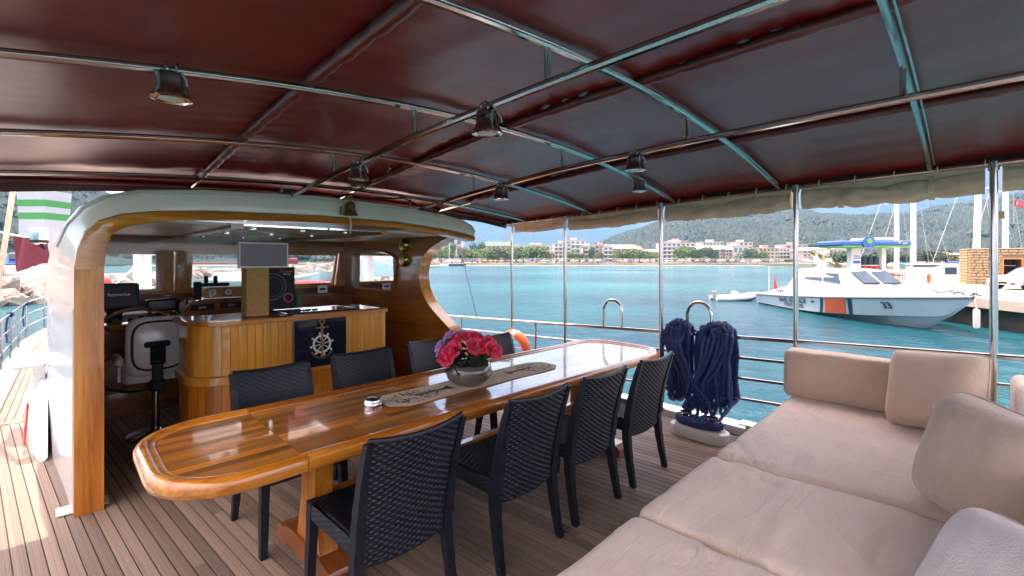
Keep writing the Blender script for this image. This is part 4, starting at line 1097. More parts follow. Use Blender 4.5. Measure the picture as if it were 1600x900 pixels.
def pillow(w_, t_, mat, loc, rot, lab, seed, pinch=.0):
    mb = MB(); n = 34
    def f(u,v,s):
        a,b = 2*u-1,2*v-1
        x = a*w_/2*(1-.06*(1-abs(b)**2.0)*(abs(a)**3)); z = b*w_/2*(1-.06*(1-abs(a)**2.0)*(abs(b)**3))
        cr_ = 1-.075*(abs(a)*abs(b))**4; x *= cr_; z *= cr_
        th_ = t_/2*max(0,(1-abs(a)**3.6)*(1-abs(b)**3.6))**.5
        th_ += .010*noise.noise((a*2.2+seed,b*2.2,s))*(1-max(abs(a),abs(b)))+.006*noise.noise((a*5+seed,b*1.5,s*3))*(1-max(abs(a),abs(b))**4)
        return (x, s*th_, z)
    mb.grid(lambda u,v: f(u,v,-1), n, n); mb.grid(lambda u,v: f(1-u,v,1), n, n)
    e_ = [f(t,0,0) for t in [i/24 for i in range(24)]]+[f(1,t,0) for t in [i/24 for i in range(24)]]+[f(1-t,1,0) for t in [i/24 for i in range(24)]]+[f(0,1-t,0) for t in [i/24 for i in range(24)]]
    t = thing('throw_cushion', lab, 'cushion', loc, 0, 'big square cushions on the daybed'); t.rotation_euler = rot
    o = mb.build('cover', mat, t, True, 180, offset=False)
    MB().tube(e_, .006, 6, closed=True).build('seam_piping', mat, t, True, offset=False)
    return t
pillow(.52,.30,M['terry2'],(4.04,.17,.755),(R(24),R(5),R(72)),'square tan cushion leaning against the long bolster',1)
pillow(.54,.40,M['terry2'],(2.80,-.08,.715),(R(16),R(-6),R(46)),'big plump brown cushion in the middle of the stern backrest',4)
pillow(.48,.30,M['pillowblue'],(1.93,-.09,.61),(R(34),R(8),R(40)),'pale cushion cut off at the lower picture corner',8)

# ================================================================ ROPE, BOLLARD, BUOYS
random.seed(11)
def rope_coil(yc, hw, n, lab, zb0, zb1):
    mb = MB()
    for i in range(n):
        f = (i+.5)/n; y0 = yc+hw*(1-2*f); ztop = rz(y0)+.018+.022+random.uniform(0,.03)+.05*math.sin(PI*f)
        zb = random.uniform(zb0,zb1); dy = random.uniform(-.07,.07); y1 = y0+dy
        sw = random.uniform(.02,.06)
        inn = 4.5-.035-random.uniform(0,.06); out_ = 4.5+.035+random.uniform(0,.04)
        pts = []
        for k in range(14):
            a = PI*k/13
            pts.append((4.5+(.04+.012*random.random())*math.cos(PI-a) , y0, ztop-.03+.042*math.sin(a)+random.uniform(0,.012)))
        path = []
        for k in range(9):
            t = k/8; path.append((inn-.03*math.sin(PI*t)+.01*noise.noise((i,t*3,0)), y0+dy*.5*t+sw*.4*math.sin(PI*t+i)+.018*noise.noise((i*3.1,t*4,2)), zb+.06+(ztop-.05-zb-.06)*t))
        down = []
        for k in range(9):
            t = k/8; down.append((out_+.02*math.sin(PI*t), y0+dy*.6*t+sw*.4*math.sin(PI*t+i*2)+.018*noise.noise((i*5.3,t*4,7)), ztop-.05+(zb+.06-ztop+.05)*t))
        bot = [(4.5+.05*math.cos(PI*k/6)-.0, y1*.5+y0*.5+.01*k, zb+.05-.05*math.sin(PI*k/6)) for k in range(1,6)]
        mb.tube(path+pts+down+bot, .0165+random.uniform(-.001,.0015), 7, closed=True)
    sg = 1 if yc > 1.9 else -1
    for j in range(6):       # cross loops swinging towards the bollard
        a = sg*hw*(.9-.3*j); e_ = 1.86+.05*math.sin(j*2.3); xo = 4.40-.012*j
        mb.tube([(4.46,yc+a,rz(yc)+.03),(xo,yc+a*.95,rz(yc)-.08),(xo-.03,yc+a*.6+(e_-yc)*.25,.58+.02*j),(xo-.05,(yc+e_)/2-.02*j*sg,.42),(xo-.04,e_+sg*.02*j,.28),(xo-.02,e_-sg*.06,.2+.02*j),(4.34,e_-sg*.1,.16)], .017, 7)
    return tag(mb.build('rope_coil', M['rope'], smooth=True), lab, 'rope', 'navy mooring ropes hung on the rail')
rope_coil(2.10,.125,16,'navy mooring rope hung on the rail beside the post',.16,.38)
rope_coil(1.72,.15,20,'larger navy mooring rope hung over the rail above the bollard',.14,.34)
bo = thing('mooring_bollard', 'chrome twin bollard on a rounded white plinth at the deck edge', 'bollard', (4.14,1.75,0))
def stad(cx_,cy_,hl,r,n=10):
    return [(cx_+r*math.cos(R(a)),cy_+hl+r*math.sin(R(a))) for a in [180*i/n for i in range(n+1)]]+[(cx_+r*math.cos(R(a)),cy_-hl+r*math.sin(R(a))) for a in [180+180*i/n for i in range(n+1)]]
rings = [[(x,y,z) for x,y in stad(4.14,1.75,.16*k,.10*k)] for z,k in ((.0,1.0),(.05,1.03),(.085,1.0),(.1,.9))]
MB().loft(rings).build('plinth', M['white'], bo, True)
MB().loft([[(x,y,z) for x,y in stad(4.14,1.75,.12,.045)] for z in (.1,.112)]).build('base_plate', M['chrome'], bo, True)
for dy in (-.12,.12):
    MB().lathe([(.03,.1),(.027,.13),(.03,.18),(.05,.2),(.05,.207),(.02,.215)], 18, (4.14,1.75+dy,0)).build('horn', M['chrome'], bo, True)
    mb = MB(); mb.tube([(4.14,1.75+dy-.08,.165),(4.14,1.75+dy+.08,.165)], .011, 8); mb.build('cross_bar', M['chrome'], bo, True)
mb = MB()
for i in range(9):
    zz = .125+.009*(i%4); pts = [(4.14+.075*math.sin(a)*(1+.1*math.sin(i)), 1.75+.19*math.cos(a)+.015*math.sin(i*2), zz+.01*math.sin(2*a+i)) for a in [2*PI*k/22 for k in range(22)]]
    mb.tube(pts, .016, 7, closed=True)
for i in range(5): mb.tube([(4.4,1.6+.09*i,.22),(4.3,1.62+.07*i,.15),(4.2,1.62+.06*i,.17),(4.1,1.68+.04*i,.15)], .016, 7)
tag(mb.build('bollard_rope', M['rope'], smooth=True), 'navy rope wound in figures round the chrome bollard', 'rope')
cl = thing('deck_cleat', 'small chrome cleat with a yellow roller at the deck edge', 'cleat', (4.42,1.36,.06))
MB().lathe([(.028,0),(.028,.06)], 14, (4.42,1.42,.06)).build('roller', plain('yellow_roller', (.55,.40,.06), .4), cl, True)
MB().bbox(4.36,4.5,1.25,1.5,.12,.132,.004).build('cap_plate', M['chrome'], cl); MB().bbox(4.37,4.47,1.28,1.34,.055,.12,.006).build('bracket', M['chrome'], cl)
lb = thing('lifebuoy', 'orange ring lifebuoy with pale bands hung on the starboard rail', 'lifebuoy', (4.42,4.35,.55))
cc = (4.40,4.36,.36)
for q in range(4):
    a0,a1 = q*90+16,q*90+90
    MB().tube([(cc[0],cc[1]+.24*math.cos(R(a)),cc[2]+.24*math.sin(R(a))) for a in [a0+(a1-a0)*i/10 for i in range(11)]], .062, 12).build('segment', M['orange'], lb, True)
    MB().tube([(cc[0],cc[1]+.24*math.cos(R(a)),cc[2]+.24*math.sin(R(a))) for a in (q*90-1,q*90+8,q*90+17)], .0635, 12).build('band', M['print'], lb, True)
M['rubber'] = plain('grey_rubber', (.10,.11,.12), .6)
# ================================================================ OWN FOREDECK AND PORT SIDE (seen through the wheelhouse windows)
cr = thing('coach_roof', 'low white coach roof on the foredeck ahead of the windows', 'coach roof', (1.9,9,0))
MB().bbox(.75,3.25,7.4,11.5,.0,.98,.08).build('trunk', M['white'], cr)
MB().bbox(1.0,2.2,7.9,9.6,.98,1.08,.03).build('hatch', M['grey'], cr)
ms = thing('fore_mast', 'white painted mast standing on the foredeck', 'mast', (1.12,10.2,0))
MB().tube([(1.12,10.2,0),(1.12,10.2,6),(1.12,10.2,13)], [.13,.12,.08], 16).build('spar', M['white'], ms, True)
MB().lathe([(.17,1.0),(.17,1.06),(.135,1.12)], 16, (1.12,10.2,0)).build('collar', M['steel'], ms, True)
bm_ = thing('boom', 'boom wrapped in a burgundy sail cover above the foredeck', 'boom', (1.3,9,1.7))
rings = []
for i in range(30):
    t = i/29; y = 7.3+2.9*t; f = .8+.25*math.sin(t*9)+.1*noise.noise((t*12,0,0))
    rings.append([(1.25-.1*t+.14*f*math.cos(a)*(1+.15*noise.noise((math.cos(a)*2,t*14,math.sin(a)))), y, 1.86+.13*f*math.sin(a)) for a in [2*PI*k/12 for k in range(12)]])
MB().loft(rings).build('sail_cover', M['burgundy'], bm_, True, 80)
MB().tube([(1.25,7.2,1.72),(1.13,10.1,1.72)], .05, 10).build('spar', M['white'], bm_, True)
M['pinkcover'] = plain('washed_red_canvas', (.42,.06,.08), .85, var=.15, scale=4, bmp=.3, bscale=30)
rings = []
for i in range(26):
    t = i/25; x = 2.62+1.0*t; e_ = (math.sin(PI*min(1,max(0,t)))**.25 if 0 < t < 1 else .2)
    rings.append([(x, 8.2+.13*e_*math.cos(a), 1.115+.13*e_*math.sin(a)+.006*noise.noise((x*6,a,0))) for a in [2*PI*k/14 for k in range(14)]])
tag(MB().loft(rings).build('rolled_sunbed', M['pinkcover'], smooth=True, angle=80), 'rolled faded red sunbed cover lying on the coach roof', 'cover')
rings = [[(.50+.17*e_*math.cos(a), 8.9+.2*math.sin(a)*e_, 1.0+z) for a in [2*PI*k/14 for k in range(14)]] for z,e_ in ((-1.0,1.0),(.1,1.0),(.25,.85),(.33,.55),(.36,.1))]
tag(MB().loft(rings).build('covered_winch', M['pinkcover'], smooth=True), 'rounded red canvas hood over deck gear ahead of the port window', 'cover')
# rigging lines
def line_thing(name, pts, r, mat, lab, cat='rope'):
    return tag(MB().tube(pts, r, 6).build(name, M[mat], smooth=True), lab, cat)
line_thing('mooring_line', [(.3,7.4,1.02),(.9,9.3,1.45),(1.12,10.15,1.66)], .012, 'print', 'white line slanting up across the port front window')
line_thing('halyard_bundle', [(-.50,7.3,.35),(-.36,7.15,1.6),(-.27,7.0,2.4),(-.1,6.9,3.6)], .022, 'khaki', 'thick beige bundle of rigging lines at the picture edge')
line_thing('shroud', [(-.56,8.2,.1),(-.52,8.4,2.2),(-.35,9.2,6)], .008, 'steel', 'thin steel shroud wire rising from the port rail', 'wire')
line_thing('backstay_line', [(4.42,5.85,2.7),(4.40,5.45,1.6),(4.38,5.1,.76)], .006, 'rubber', 'thin dark line running down to the starboard rail beside the wheelhouse', 'rope')
line_thing('roof_cable', [(1.9,4.3,2.2),(2.05,4.25,2.24),(2.12,4.2,2.19),(2.3,4.15,2.21),(2.55,4.1,2.23),(2.68,4.05,2.16)], .009, 'black', 'black cable trailing over the wheelhouse roof to the awning pipe', 'cable')
line_thing('flag_line', [(-.85,7.3,2.05),(-.45,6.9,1.9),(-.03,6.4,1.78)], .008, 'print', 'white line tied from the rigging to the wheelhouse')
fg = thing('burgundy_cloth', 'burgundy cloth pennant draped from the white line', 'flag', (-.15,6.6,1.7))
mb = MB()
def clo(u, v):
    x = -.27+.26*u; y = 6.72-.32*u
    top = 1.83-.02*u; bot = 1.55+.02*u-(.06*(1-abs(u-.15)*3) if u < .45 else 0)
    return (x+.02*math.sin(u*11+v*2), y+.03*math.sin(u*9), top+(bot-top)*v-.05*v*(1-u)*math.sin(PI*u))
mb.grid(clo, 24, 12); mb.grid(lambda u,v: tuple(Vector(clo(1-u,v))+Vector((.003,.003,0))), 24, 12)
mb.build('cloth', M['burgundy'], fg, True, 80)
sl_ = thing('search_light', 'chrome drum deck light fixed to the wheelhouse side', 'lamp', (-.07,6.3,1.82))
MB().lathe([(.03,-.03),(.05,-.02),(.06,0),(.06,.10),(.068,.105),(.068,.125),(.04,.13)], 18, (-.08,6.1,1.77)).build('drum', M['chrome'], sl_, True)
MB().lathe([(.064,-.012),(.064,.012)], 18, (-.08,6.1,1.77)).build('band', M['matblack'], sl_, True)
MB().tube([(-.08,6.1,1.75),(-.04,6.1,1.70)], .015, 8).build('bracket', M['matblack'], sl_, True)
vb = thing('side_light_shelf', 'white moulded shelf jutting from the wheelhouse side over the side deck', 'shelf', (-.15,6.4,.5))
MB().bbox(-.26,-.03,6.1,6.7,.60,.66,.025).build('shelf', M['white'], vb)
MB().prism_x([(6.15,.60),(6.65,.60),(6.6,.35),(6.3,.3)], -.12, -.04).build('bracket', M['white'], vb)
fb = thing('side_fairing', 'white fairing bulge at the foot of the wheelhouse side', 'fairing', (-.1,5.6,0))
MB().loft([[(-.04,y,0),(-.05-w_,y,0),(-.05-w_*.9,y,h_*.6),(-.04-w_*.3,y,h_),(-.02,y,h_)] for y,w_,h_ in ((5.2,.01,.03),(5.5,.07,.25),(5.9,.10,.42),(6.3,.11,.5),(6.8,.1,.5))]).build('bulge', M['white'], fb, True, 60)
MB().tube([(-.14,5.75,.36),(-.155,5.7,.15),(-.16,5.62,.05),(-.15,5.5,.09)], .008, 6).build('hose', M['red'], fb, True)

# ================================================================ HARBOUR, built along the line of sight (local x across, y away, z up)
WL = -1.6
def FT(name, label, cat, d, x_px=None, r=None, z=0.0, rz=0.0, group=None):
    r = (x_px-800)/720*d if r is None else r
    p = DR(d, r, z)
    return thing(name, label, cat, p, R(-45)+rz, group)
def LB(mb, name, mat, t, smooth=False, angle=35): return mb.build(name, M[mat] if isinstance(mat,str) else mat, t, smooth, angle, offset=False)

# --- quay
QZ = -.2
qp = [(18.6,21.6),(18.4,46),(70,110),(75,60),(40,27.5),(24,22.2)]
q3 = [DR(d,r) for d,r in qp]
quay = MB().prism([(p.x,p.y) for p in reversed(q3)], QZ-.45, QZ).build('quay', M['quay'])
tag(quay, 'sunlit concrete quay on piles', 'quay', kind='structure')
qw = [DR(d+.9,r+.8) for d,r in qp]
MB().prism([(p.x,p.y) for p in reversed(qw)], WL-1, QZ-.45).build('quay_wall', plain('wet_quay_wall', (.07,.06,.05), .8, var=.4, scale=.7), quay)
for r in (24,28,32):
    p = DR(18.7,r); MB().lathe([(.22,-1.9),(.22,QZ-.45)], 12, (p.x,p.y,0)).build('pile', M['quay'], quay, True)
a_, b_ = DR(18.5,21.9), DR(18.3,45)
mb = MB(); dirv = (b_-a_).normalized(); nrm = Vector((-dirv.y,dirv.x,0))
mb.add([a_+Vector((0,0,QZ-.75)),b_+Vector((0,0,QZ-.75)),b_+Vector((0,0,QZ-.6)),a_+Vector((0,0,QZ-.6)),a_+nrm*.3+Vector((0,0,QZ-.75)),b_+nrm*.3+Vector((0,0,QZ-.75)),b_+nrm*.3+Vector((0,0,QZ-.6)),a_+nrm*.3+Vector((0,0,QZ-.6))],[(0,1,2,3),(7,6,5,4),(3,2,6,7),(0,4,5,1),(0,3,7,4),(1,5,6,2)])
mb.build('fender_beam', M['sandstone'], quay)

M['boatwhite'] = plain('patrol_boat_white', (.50,.50,.50), .3, coat=.3, var=.06, scale=1)
# --- patrol boat
st0 = DR(34.1,20.0,WL); st1 = DR(19.1,19.15,WL)
fw = (st1-st0); LEN = fw.length; fw.normalize(); sd = Vector((0,0,1)).cross(fw)          # towards the visible side
if (DR(0,-1)).dot(sd) < 0: sd = -sd
def CG(t, s, z): return st0 + fw*t + sd*s + Vector((0,0,z))
pb = thing('patrol_boat', 'white coast guard patrol boat with a slanted orange stripe beside the quay', 'boat', st0)
def bg(t): return 1.95*(1 if t < 8 else max(0.0,1-((t-8)/(LEN-8))**2.1))
def zg(t): return .72+.95*(t/LEN)**1.35
def bc(t): return 1.75*(1 if t < 6 else max(0.0,1-((t-6)/(LEN-1.1-6))**1.9)) if t < LEN-1.1 else 0
def zch(t): return .05+.75*max(0,(t-4)/(LEN-4))**1.8
def zk(t): return -.55 if t < 10 else -.55+2.1*((t-10)/(LEN-10))**2.0
TS = [LEN*i/40 for i in range(41)]
M['cghull'] = plain('patrol_white_teal_reflection', (.33,.42,.44), .10, coat=1.0, var=.05, scale=.6)  # white hull paint, with the water's teal reflection tinted into its colour
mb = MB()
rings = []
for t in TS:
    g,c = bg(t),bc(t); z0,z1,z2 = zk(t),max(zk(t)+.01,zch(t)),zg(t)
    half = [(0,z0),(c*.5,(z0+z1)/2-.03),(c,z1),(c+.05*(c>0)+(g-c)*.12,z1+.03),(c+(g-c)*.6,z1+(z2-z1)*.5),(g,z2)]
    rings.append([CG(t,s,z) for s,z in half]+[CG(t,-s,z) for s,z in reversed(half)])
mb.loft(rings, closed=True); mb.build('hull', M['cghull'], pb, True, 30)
mb = MB(); mb.loft([[CG(t,bg(t)+.02,zg(t)-.10),CG(t,bg(t)+.05,zg(t)-.05),CG(t,bg(t)+.02,zg(t)+.01),CG(t,bg(t)-.1,zg(t)+.01)] for t in TS]); mb.loft([[CG(t,-bg(t)-.02,zg(t)-.10),CG(t,-bg(t)+.1,zg(t)+.01),CG(t,-bg(t)-.02,zg(t)+.01)] for t in TS])
mb.build('rubbing_strake', M['rubber'], pb, True)
mb = MB(); mb.loft([[CG(t,s*max(.02,bg(t)-.06),zg(t)+.012+.14*(1-s*s)) for s in (-1,-.6,-.2,.2,.6,1)] for t in TS], closed=False); mb.build('deck', M['boatwhite'], pb, True)
def hullpt(t, v, o_=.02):
    g,c = bg(t),bc(t); z1,z2 = zch(t)+.03,zg(t)-.1
    if v < .5: s = (c+.05+(g-c)*.12)+((c+(g-c)*.6)-(c+.05+(g-c)*.12))*v*2
    else: s = (c+(g-c)*.6)+(g-(c+(g-c)*.6))*(v-.5)*2
    return CG(t, s+o_, z1+(z2-z1)*v)
def stripe(ta, tb_, slant, mat, nm):
    mb = MB(); mb.grid(lambda u,v: hullpt(ta+(tb_-ta)*u+slant*v, .01+.98*v), 12, 12); mb.grid(lambda u,v: hullpt(ta+(tb_-ta)*(1-u)+slant*v, .01+.98*v, .01), 12, 12); mb.build(nm, mat, pb)
M['cgorange'] = plain('signal_orange', (.62,.09,.03), .3, var=.08); M['cgnavy'] = plain('navy_stripe', (.01,.03,.07), .3)
stripe(7.95,9.45,.35,M['cgorange'],'orange_stripe'); stripe(7.55,7.75,.35,M['cgnavy'],'navy_stripe'); stripe(9.62,9.85,.35,M['cgnavy'],'navy_stripe')
def hulltext(body, tc, v0, hgt, mat, xs=1.0, bold=.0):
    me = text_mesh(body, hgt, .0, bold)
    for v_ in me.vertices:
        t = tc+v_.co.x*xs; z = v_.co.y
        H = zg(t)-.1-zch(t)-.03
        p = hullpt(t, v0+z/H, .03); v_.co = p
    mkobj('lettering', me, M['cgnavy'], pb)
# forward is to the viewer's right on this side, so text runs with t
hulltext('SAHİL GÜVENLİK', 4.9, .72, .34, None, 1.15, .012); hulltext('COAST GUARD', 5.0, .33, .30, None, 1.05, .010); hulltext('33', 11.9, .60, .42, None, 1.1, .014)
mb = MB(); mb.grid(lambda u,v: hullpt(6.95+.25*u,.66+.14*v,.03), 4, 4); mb.build('badge', M['cgnavy'], pb)
def cabin(prof, mat, nm, par=pb, sm=True):
    "prof: [(t, half width, zbase, ztop, top inset)]"
    mb = MB(); mb.loft([[CG(t,-w_,zb),CG(t,-w_*.96,zb+(zt-zb)*.6),CG(t,-w_+ins,zt-.04),CG(t,-w_*.4,zt),CG(t,w_*.4,zt),CG(t,w_-ins,zt-.04),CG(t,w_*.96,zb+(zt-zb)*.6),CG(t,w_,zb)] for t,w_,zb,zt,ins in prof])
    return mb.build(nm, mat, par, sm, 40)
cabin([(1.2,1.5,.7,1.05,.1),(2.6,1.6,.75,1.35,.15),(4.2,1.65,.8,1.62,.2),(9.8,1.55,.95,1.72,.25),(11.5,1.1,1.2,1.68,.25),(13.2,.5,1.4,1.62,.15)], M['boatwhite'], 'trunk')
cab = cabin([(2.9,1.2,1.2,1.65,.2),(4.0,1.35,1.4,2.55,.25),(4.6,1.38,1.5,2.68,.25),(8.0,1.32,1.5,2.70,.28),(8.7,1.25,1.5,2.62,.3),(10.1,1.0,1.6,1.80,.1)], M['boatwhite'], 'wheelhouse')
M['bluepane'] = plain('dark_blue_glass', (.02,.05,.075), .2, var=.2, scale=.8, spec=.25)
for pts in ([(5.3,2.02),(6.9,1.98),(7.0,2.42),(5.1,2.40)],[(7.1,1.98),(8.6,1.92),(8.2,2.44),(7.15,2.43)]):
    v_ = []
    for t,z in pts:
        s = 1.33-.30*max(0,(z-2.15)/.5); v_.append(CG(t,s+.03,z))
    n = len(v_); b2 = [p-sd*.05 for p in v_]
    MB().add(v_+b2, [tuple(range(n)),tuple(range(2*n-1,n-1,-1))]+[(i,n+i,n+(i+1)%n,(i+1)%n) for i in range(n)]).build('window', M['bluepane'], cab)
for s0,s1 in ((.12,.95),(-.95,-.12)):
    v_ = [CG(8.85,s0,2.56),CG(8.9,s1*.98,2.5),CG(9.85,s1*.95,1.93),CG(9.95,s0,1.95)]; v_ = [p+Vector((0,0,.05))+fw*.03 for p in v_]; b2 = [p-Vector((0,0,.06)) for p in v_]
    MB().add(v_+b2, [(0,1,2,3),(7,6,5,4)]+[(i,4+i,4+(i+1)%4,(i+1)%4) for i in range(4)]).build('windscreen', M['bluepane'], cab)
mb = MB()
for k in range(4): 
    p = [CG(2.2+.28*k,1.58,1.0),CG(2.3+.28*k,1.58,1.0),CG(2.42+.28*k,1.56,1.2),CG(2.32+.28*k,1.56,1.2)]; p = [x+sd*.03 for x in p]; mb.add(p+[x-sd*.03 for x in p],[(0,1,2,3),(0,4,5,1),(2,6,7,3),(1,5,6,2),(3,7,4,0)])
mb.build('vent', M['rubber'], pb)
mb = MB()
mb.tube([CG(4.4,0,2.6),CG(4.2,0,3.6)], .06, 8); mb.tube([CG(4.3,-.8,3.1),CG(4.3,.8,3.1)], .04, 8); mb.tube([CG(4.9,0,2.6),CG(4.3,0,3.4)], .04, 8); mb.build('radar_mast', M['boatwhite'], pb, True)
for s,t in ((-.7,4.3),(.7,4.3),(.1,4.9),(.4,5.6)):
    c = CG(t,s,3.15 if t < 4.5 else 2.78); MB().lathe([(.12,-.05),(.2,-.02),(.2,.08),(.1,.14)], 14, c).build('dome', M['boatwhite'], pb, True)
mb = MB(); mb.tube([CG(.5,1.2,.7),CG(.5,1.2,2.7)], .025, 6); mb.build('stern_staff', M['boatwhite'], pb, True)
mb = MB(); pz = [CG(1.0,1.1,1.0),CG(1.05,1.1,2.1),CG(1.5,1.05,1.1)]; mb.add(pz+[p+sd*.02 for p in pz],[(0,1,2),(5,4,3),(0,3,4,1),(1,4,5,2),(2,5,3,0)]); mb.build('stern_flag', M['red'], pb)
mb = MB()
for s in (1,-1):
    mb.tube([CG(t,s*max(.02,bg(t)-.12),zg(t)+.28-.1*(t>14)) for t in (11.5,12.5,13.5,14.4,15.0)], .018, 6)
    for t in (11.5,12.5,13.5,14.4): mb.tube([CG(t,s*max(.02,bg(t)-.12),zg(t)),CG(t,s*max(.02,bg(t)-.12),zg(t)+.28)], .016, 6)
mb.build('bow_rail', M['steel'], pb, True)
mb = MB()
for i in range(7): mb.tube([CG(13.2+.3*i,.25*math.sin(i*2),zg(14)+.16),CG(13.4+.3*i,.3*math.cos(i*3),zg(14)+.26),CG(13.6+.3*i,-.2*math.sin(i),zg(14)+.15)], .035, 6)
o = mb.build('mooring_tackle', M['rubber'], pb, True); o['kind'] = 'stuff'
t = thing('boat_fender', 'pale cylindrical fender hanging below the patrol boat bow', 'fender', DR(18.55,18.65,-.3))
fp = DR(18.4,18.55); MB().lathe([(.02,-.35),(.09,-.38),(.11,-.45),(.11,-1.05),(.09,-1.12),(.03,-1.15)], 14, (fp.x,fp.y,0)).build('body', plain('pale_pink_fender', (.60,.47,.47), .5), t, True)
MB().tube([(fp.x,fp.y,-.36),(fp.x+.1,fp.y+.05,.05)], .02, 6).build('line', M['khaki'], t, True)
# dinghy at the stern
t = FT('rubber_dinghy', 'white inflatable dinghy with outboard tied at the patrol boat stern', 'dinghy', 36.5, 1148, z=WL)
mb = MB()
for s in (-1,1): mb.tube([(-1.7,s*.62,.16),(-.6,s*.66,.18),(.8,s*.6,.28),(1.5,s*.3,.42),(1.75,0,.5)], [.17,.2,.2,.18,.16], 10)
LB(mb,'tube','boatwhite',t,True)
mb = MB(); mb.loft([[(x,-w_,z),(x,0,z-.22),(x,w_,z)] for x,w_,z in ((-1.6,.5,.1),(0,.55,.12),(1.2,.4,.2),(1.65,.1,.3))], closed=False); LB(mb,'hull_bottom','cgnavy',t,True)
LB(MB().bbox(-1.75,-1.45,-.16,.16,.25,.75,.06),'outboard_motor','grey',t); LB(MB().bbox(-.2,.2,-.25,.25,.15,.72,.05),'console','boatwhite',t); LB(MB().tube([(-.6,0,.2),(-.6,0,1.1)],.02,6),'antenna','steel',t)

# --- fuel station
M['bpblue'] = plain('station_blue', (.02,.10,.33), .35); M['bpgreen'] = plain('station_green', (.05,.35,.06), .35)
t = FT('fuel_station_canopy', 'blue and green fuel station canopy on white columns', 'fuel station', 45, 1348, z=QZ)
LB(MB().bbox(-3.35,3.3,-1.8,1.8,3.15,3.62,.12),'fascia','bpblue',t); LB(MB().bbox(-3.2,3.2,-1.75,1.75,2.98,3.15,.05),'green_edge','bpgreen',t); LB(MB().bbox(-.3,2.2,-1.2,1.4,3.62,3.9,.15),'roof_cap','white',t)
LB(MB().bbox(-1.32,-.4,-.35,.35,0,3.0,.05),'sign_column','white',t); LB(MB().bbox(1.7,2.15,-.2,.3,0,3.0,.03),'column','white',t)
LB(MB().prism_y([(-1.36,2.95),(-.36,2.95),(-.36,3.75),(-.55,3.98),(-1.15,3.98),(-1.36,3.75)],-1.95,-1.82),'emblem_board','bpblue',t)
mb = MB(); mb.lathe([(.27,0),(.27,-.05),(.1,-.07)],18,(-.86,-1.95,3.55),'y'); LB(mb,'emblem','bpgreen',t,True)
me_ = None
for (z0,z1) in ((2.12,2.22),(1.9,2.0),(1.45,1.72)): LB(MB().box(-1.2,-.52,-.37,-.34,z0,z1),'price_bar','bpblue',t)
mb = MB(); mb.tube(arc((2.2,-1.84,3.38),.16,60,200,8,'xz'),.03,6); mb.tube([(2.35,-1.84,3.3),(2.75,-1.84,3.36)],.03,6); LB(mb,'fascia_mark','print',t)
for k,x in enumerate((.1,.65,1.25)):
    t = FT('fuel_pump', ['fuel pump with red panel nearest the sign column','middle fuel pump with red panel','fuel pump beside the plain white column'][k], 'fuel pump', 45, 1348+ (x)*16, z=QZ, group='fuel pumps under the canopy')
    LB(MB().bbox(-.22,.22,-.25,.25,0,1.0,.04),'body','grey',t); LB(MB().bbox(-.24,.24,-.27,.27,1.0,1.22,.03),'head','red',t); LB(MB().bbox(-.2,.2,-.2,.2,1.3,2.1,.03),'screen_post','bluepane',t); LB(MB().tube([(.2,-.26,.9),(.3,-.3,.4),(.22,-.28,.2),(.18,-.26,.7)],.03,6),'hose','black',t,True)
t = FT('gangway_board', 'olive gangway board with pale letters leaning up beside the station', 'gangway', 43, 1290, z=QZ)
mb = MB(); mb.M = Matrix.Translation((0,0,1.85)) @ Matrix.Rotation(R(27),4,'Y'); mb.bbox(-1.62,1.62,-.05,.05,-.2,.2,.02); LB(mb,'board',plain('olive_board',(.085,.07,.012),.6),t)
mb = MB(); mb.M = Matrix.Translation((0,0,1.85)) @ Matrix.Rotation(R(27),4,'Y'); mb.box(-1.62,.1,-.08,-.051,-.27,-.2); mb.box(-1.6,-.9,-.08,-.051,.03,.10); LB(mb,'edge',plain('yellow_edge',(.6,.5,.15),.5),t)
me = text_mesh('SULTAN', .36, .004, .006); me.transform(Matrix.Translation((0,0,1.85)) @ Matrix.Rotation(R(27),4,'Y') @ Matrix.Translation((.25,-.06,0)) @ Matrix.Rotation(R(90),4,'X')); mkobj('lettering', me, plain('cream_letters',(.7,.62,.35),.5), t, False)
LB(MB().tube([(1.3,0,0),(1.3,0,1.2)],.05,6),'prop','steel',t); LB(MB().tube([(-1.2,0,0),(-1.2,0,2.4)],.05,6),'prop','steel',t)
# tables, chairs on the quay (slim red brown stands)
for k in range(5):
    t = FT('quay_table', ['first','second','third','fourth','fifth'][k]+' small brown table on the quay counting from the fuel pumps', 'table', 37.5+.5*k, 1368+16*k, z=QZ, group='small tables on the quay')
    LB(MB().bbox(-.4,.4,-.3,.3,.70,.74,.01),'top','mahog',t)
    for sx in (-.35,.35):
        for sy_ in (-.25,.25): LB(MB().tube([(sx,sy_,0),(sx,sy_,.7)],.025,5),'leg','red',t)
tag(FT('blue_bin','blue rubbish bin beside the fuel pumps','bin',38.5,1364,z=QZ))
LB(MB().lathe([(.25,0),(.3,.8),(.28,.85)],12),'tub','bpblue',bpy.data.objects['blue_bin'],True)
t = FT('red_hydrant','red hydrant standing on the quay before the white tour boat','hydrant',36,1451,z=QZ)
LB(MB().lathe([(.12,0),(.1,.5),(.13,.55),(.06,.72)],10),'body','cgorange',t,True); LB(MB().tube([(-.2,0,.45),(.2,0,.45)],.05,8),'outlet','cgorange',t,True)

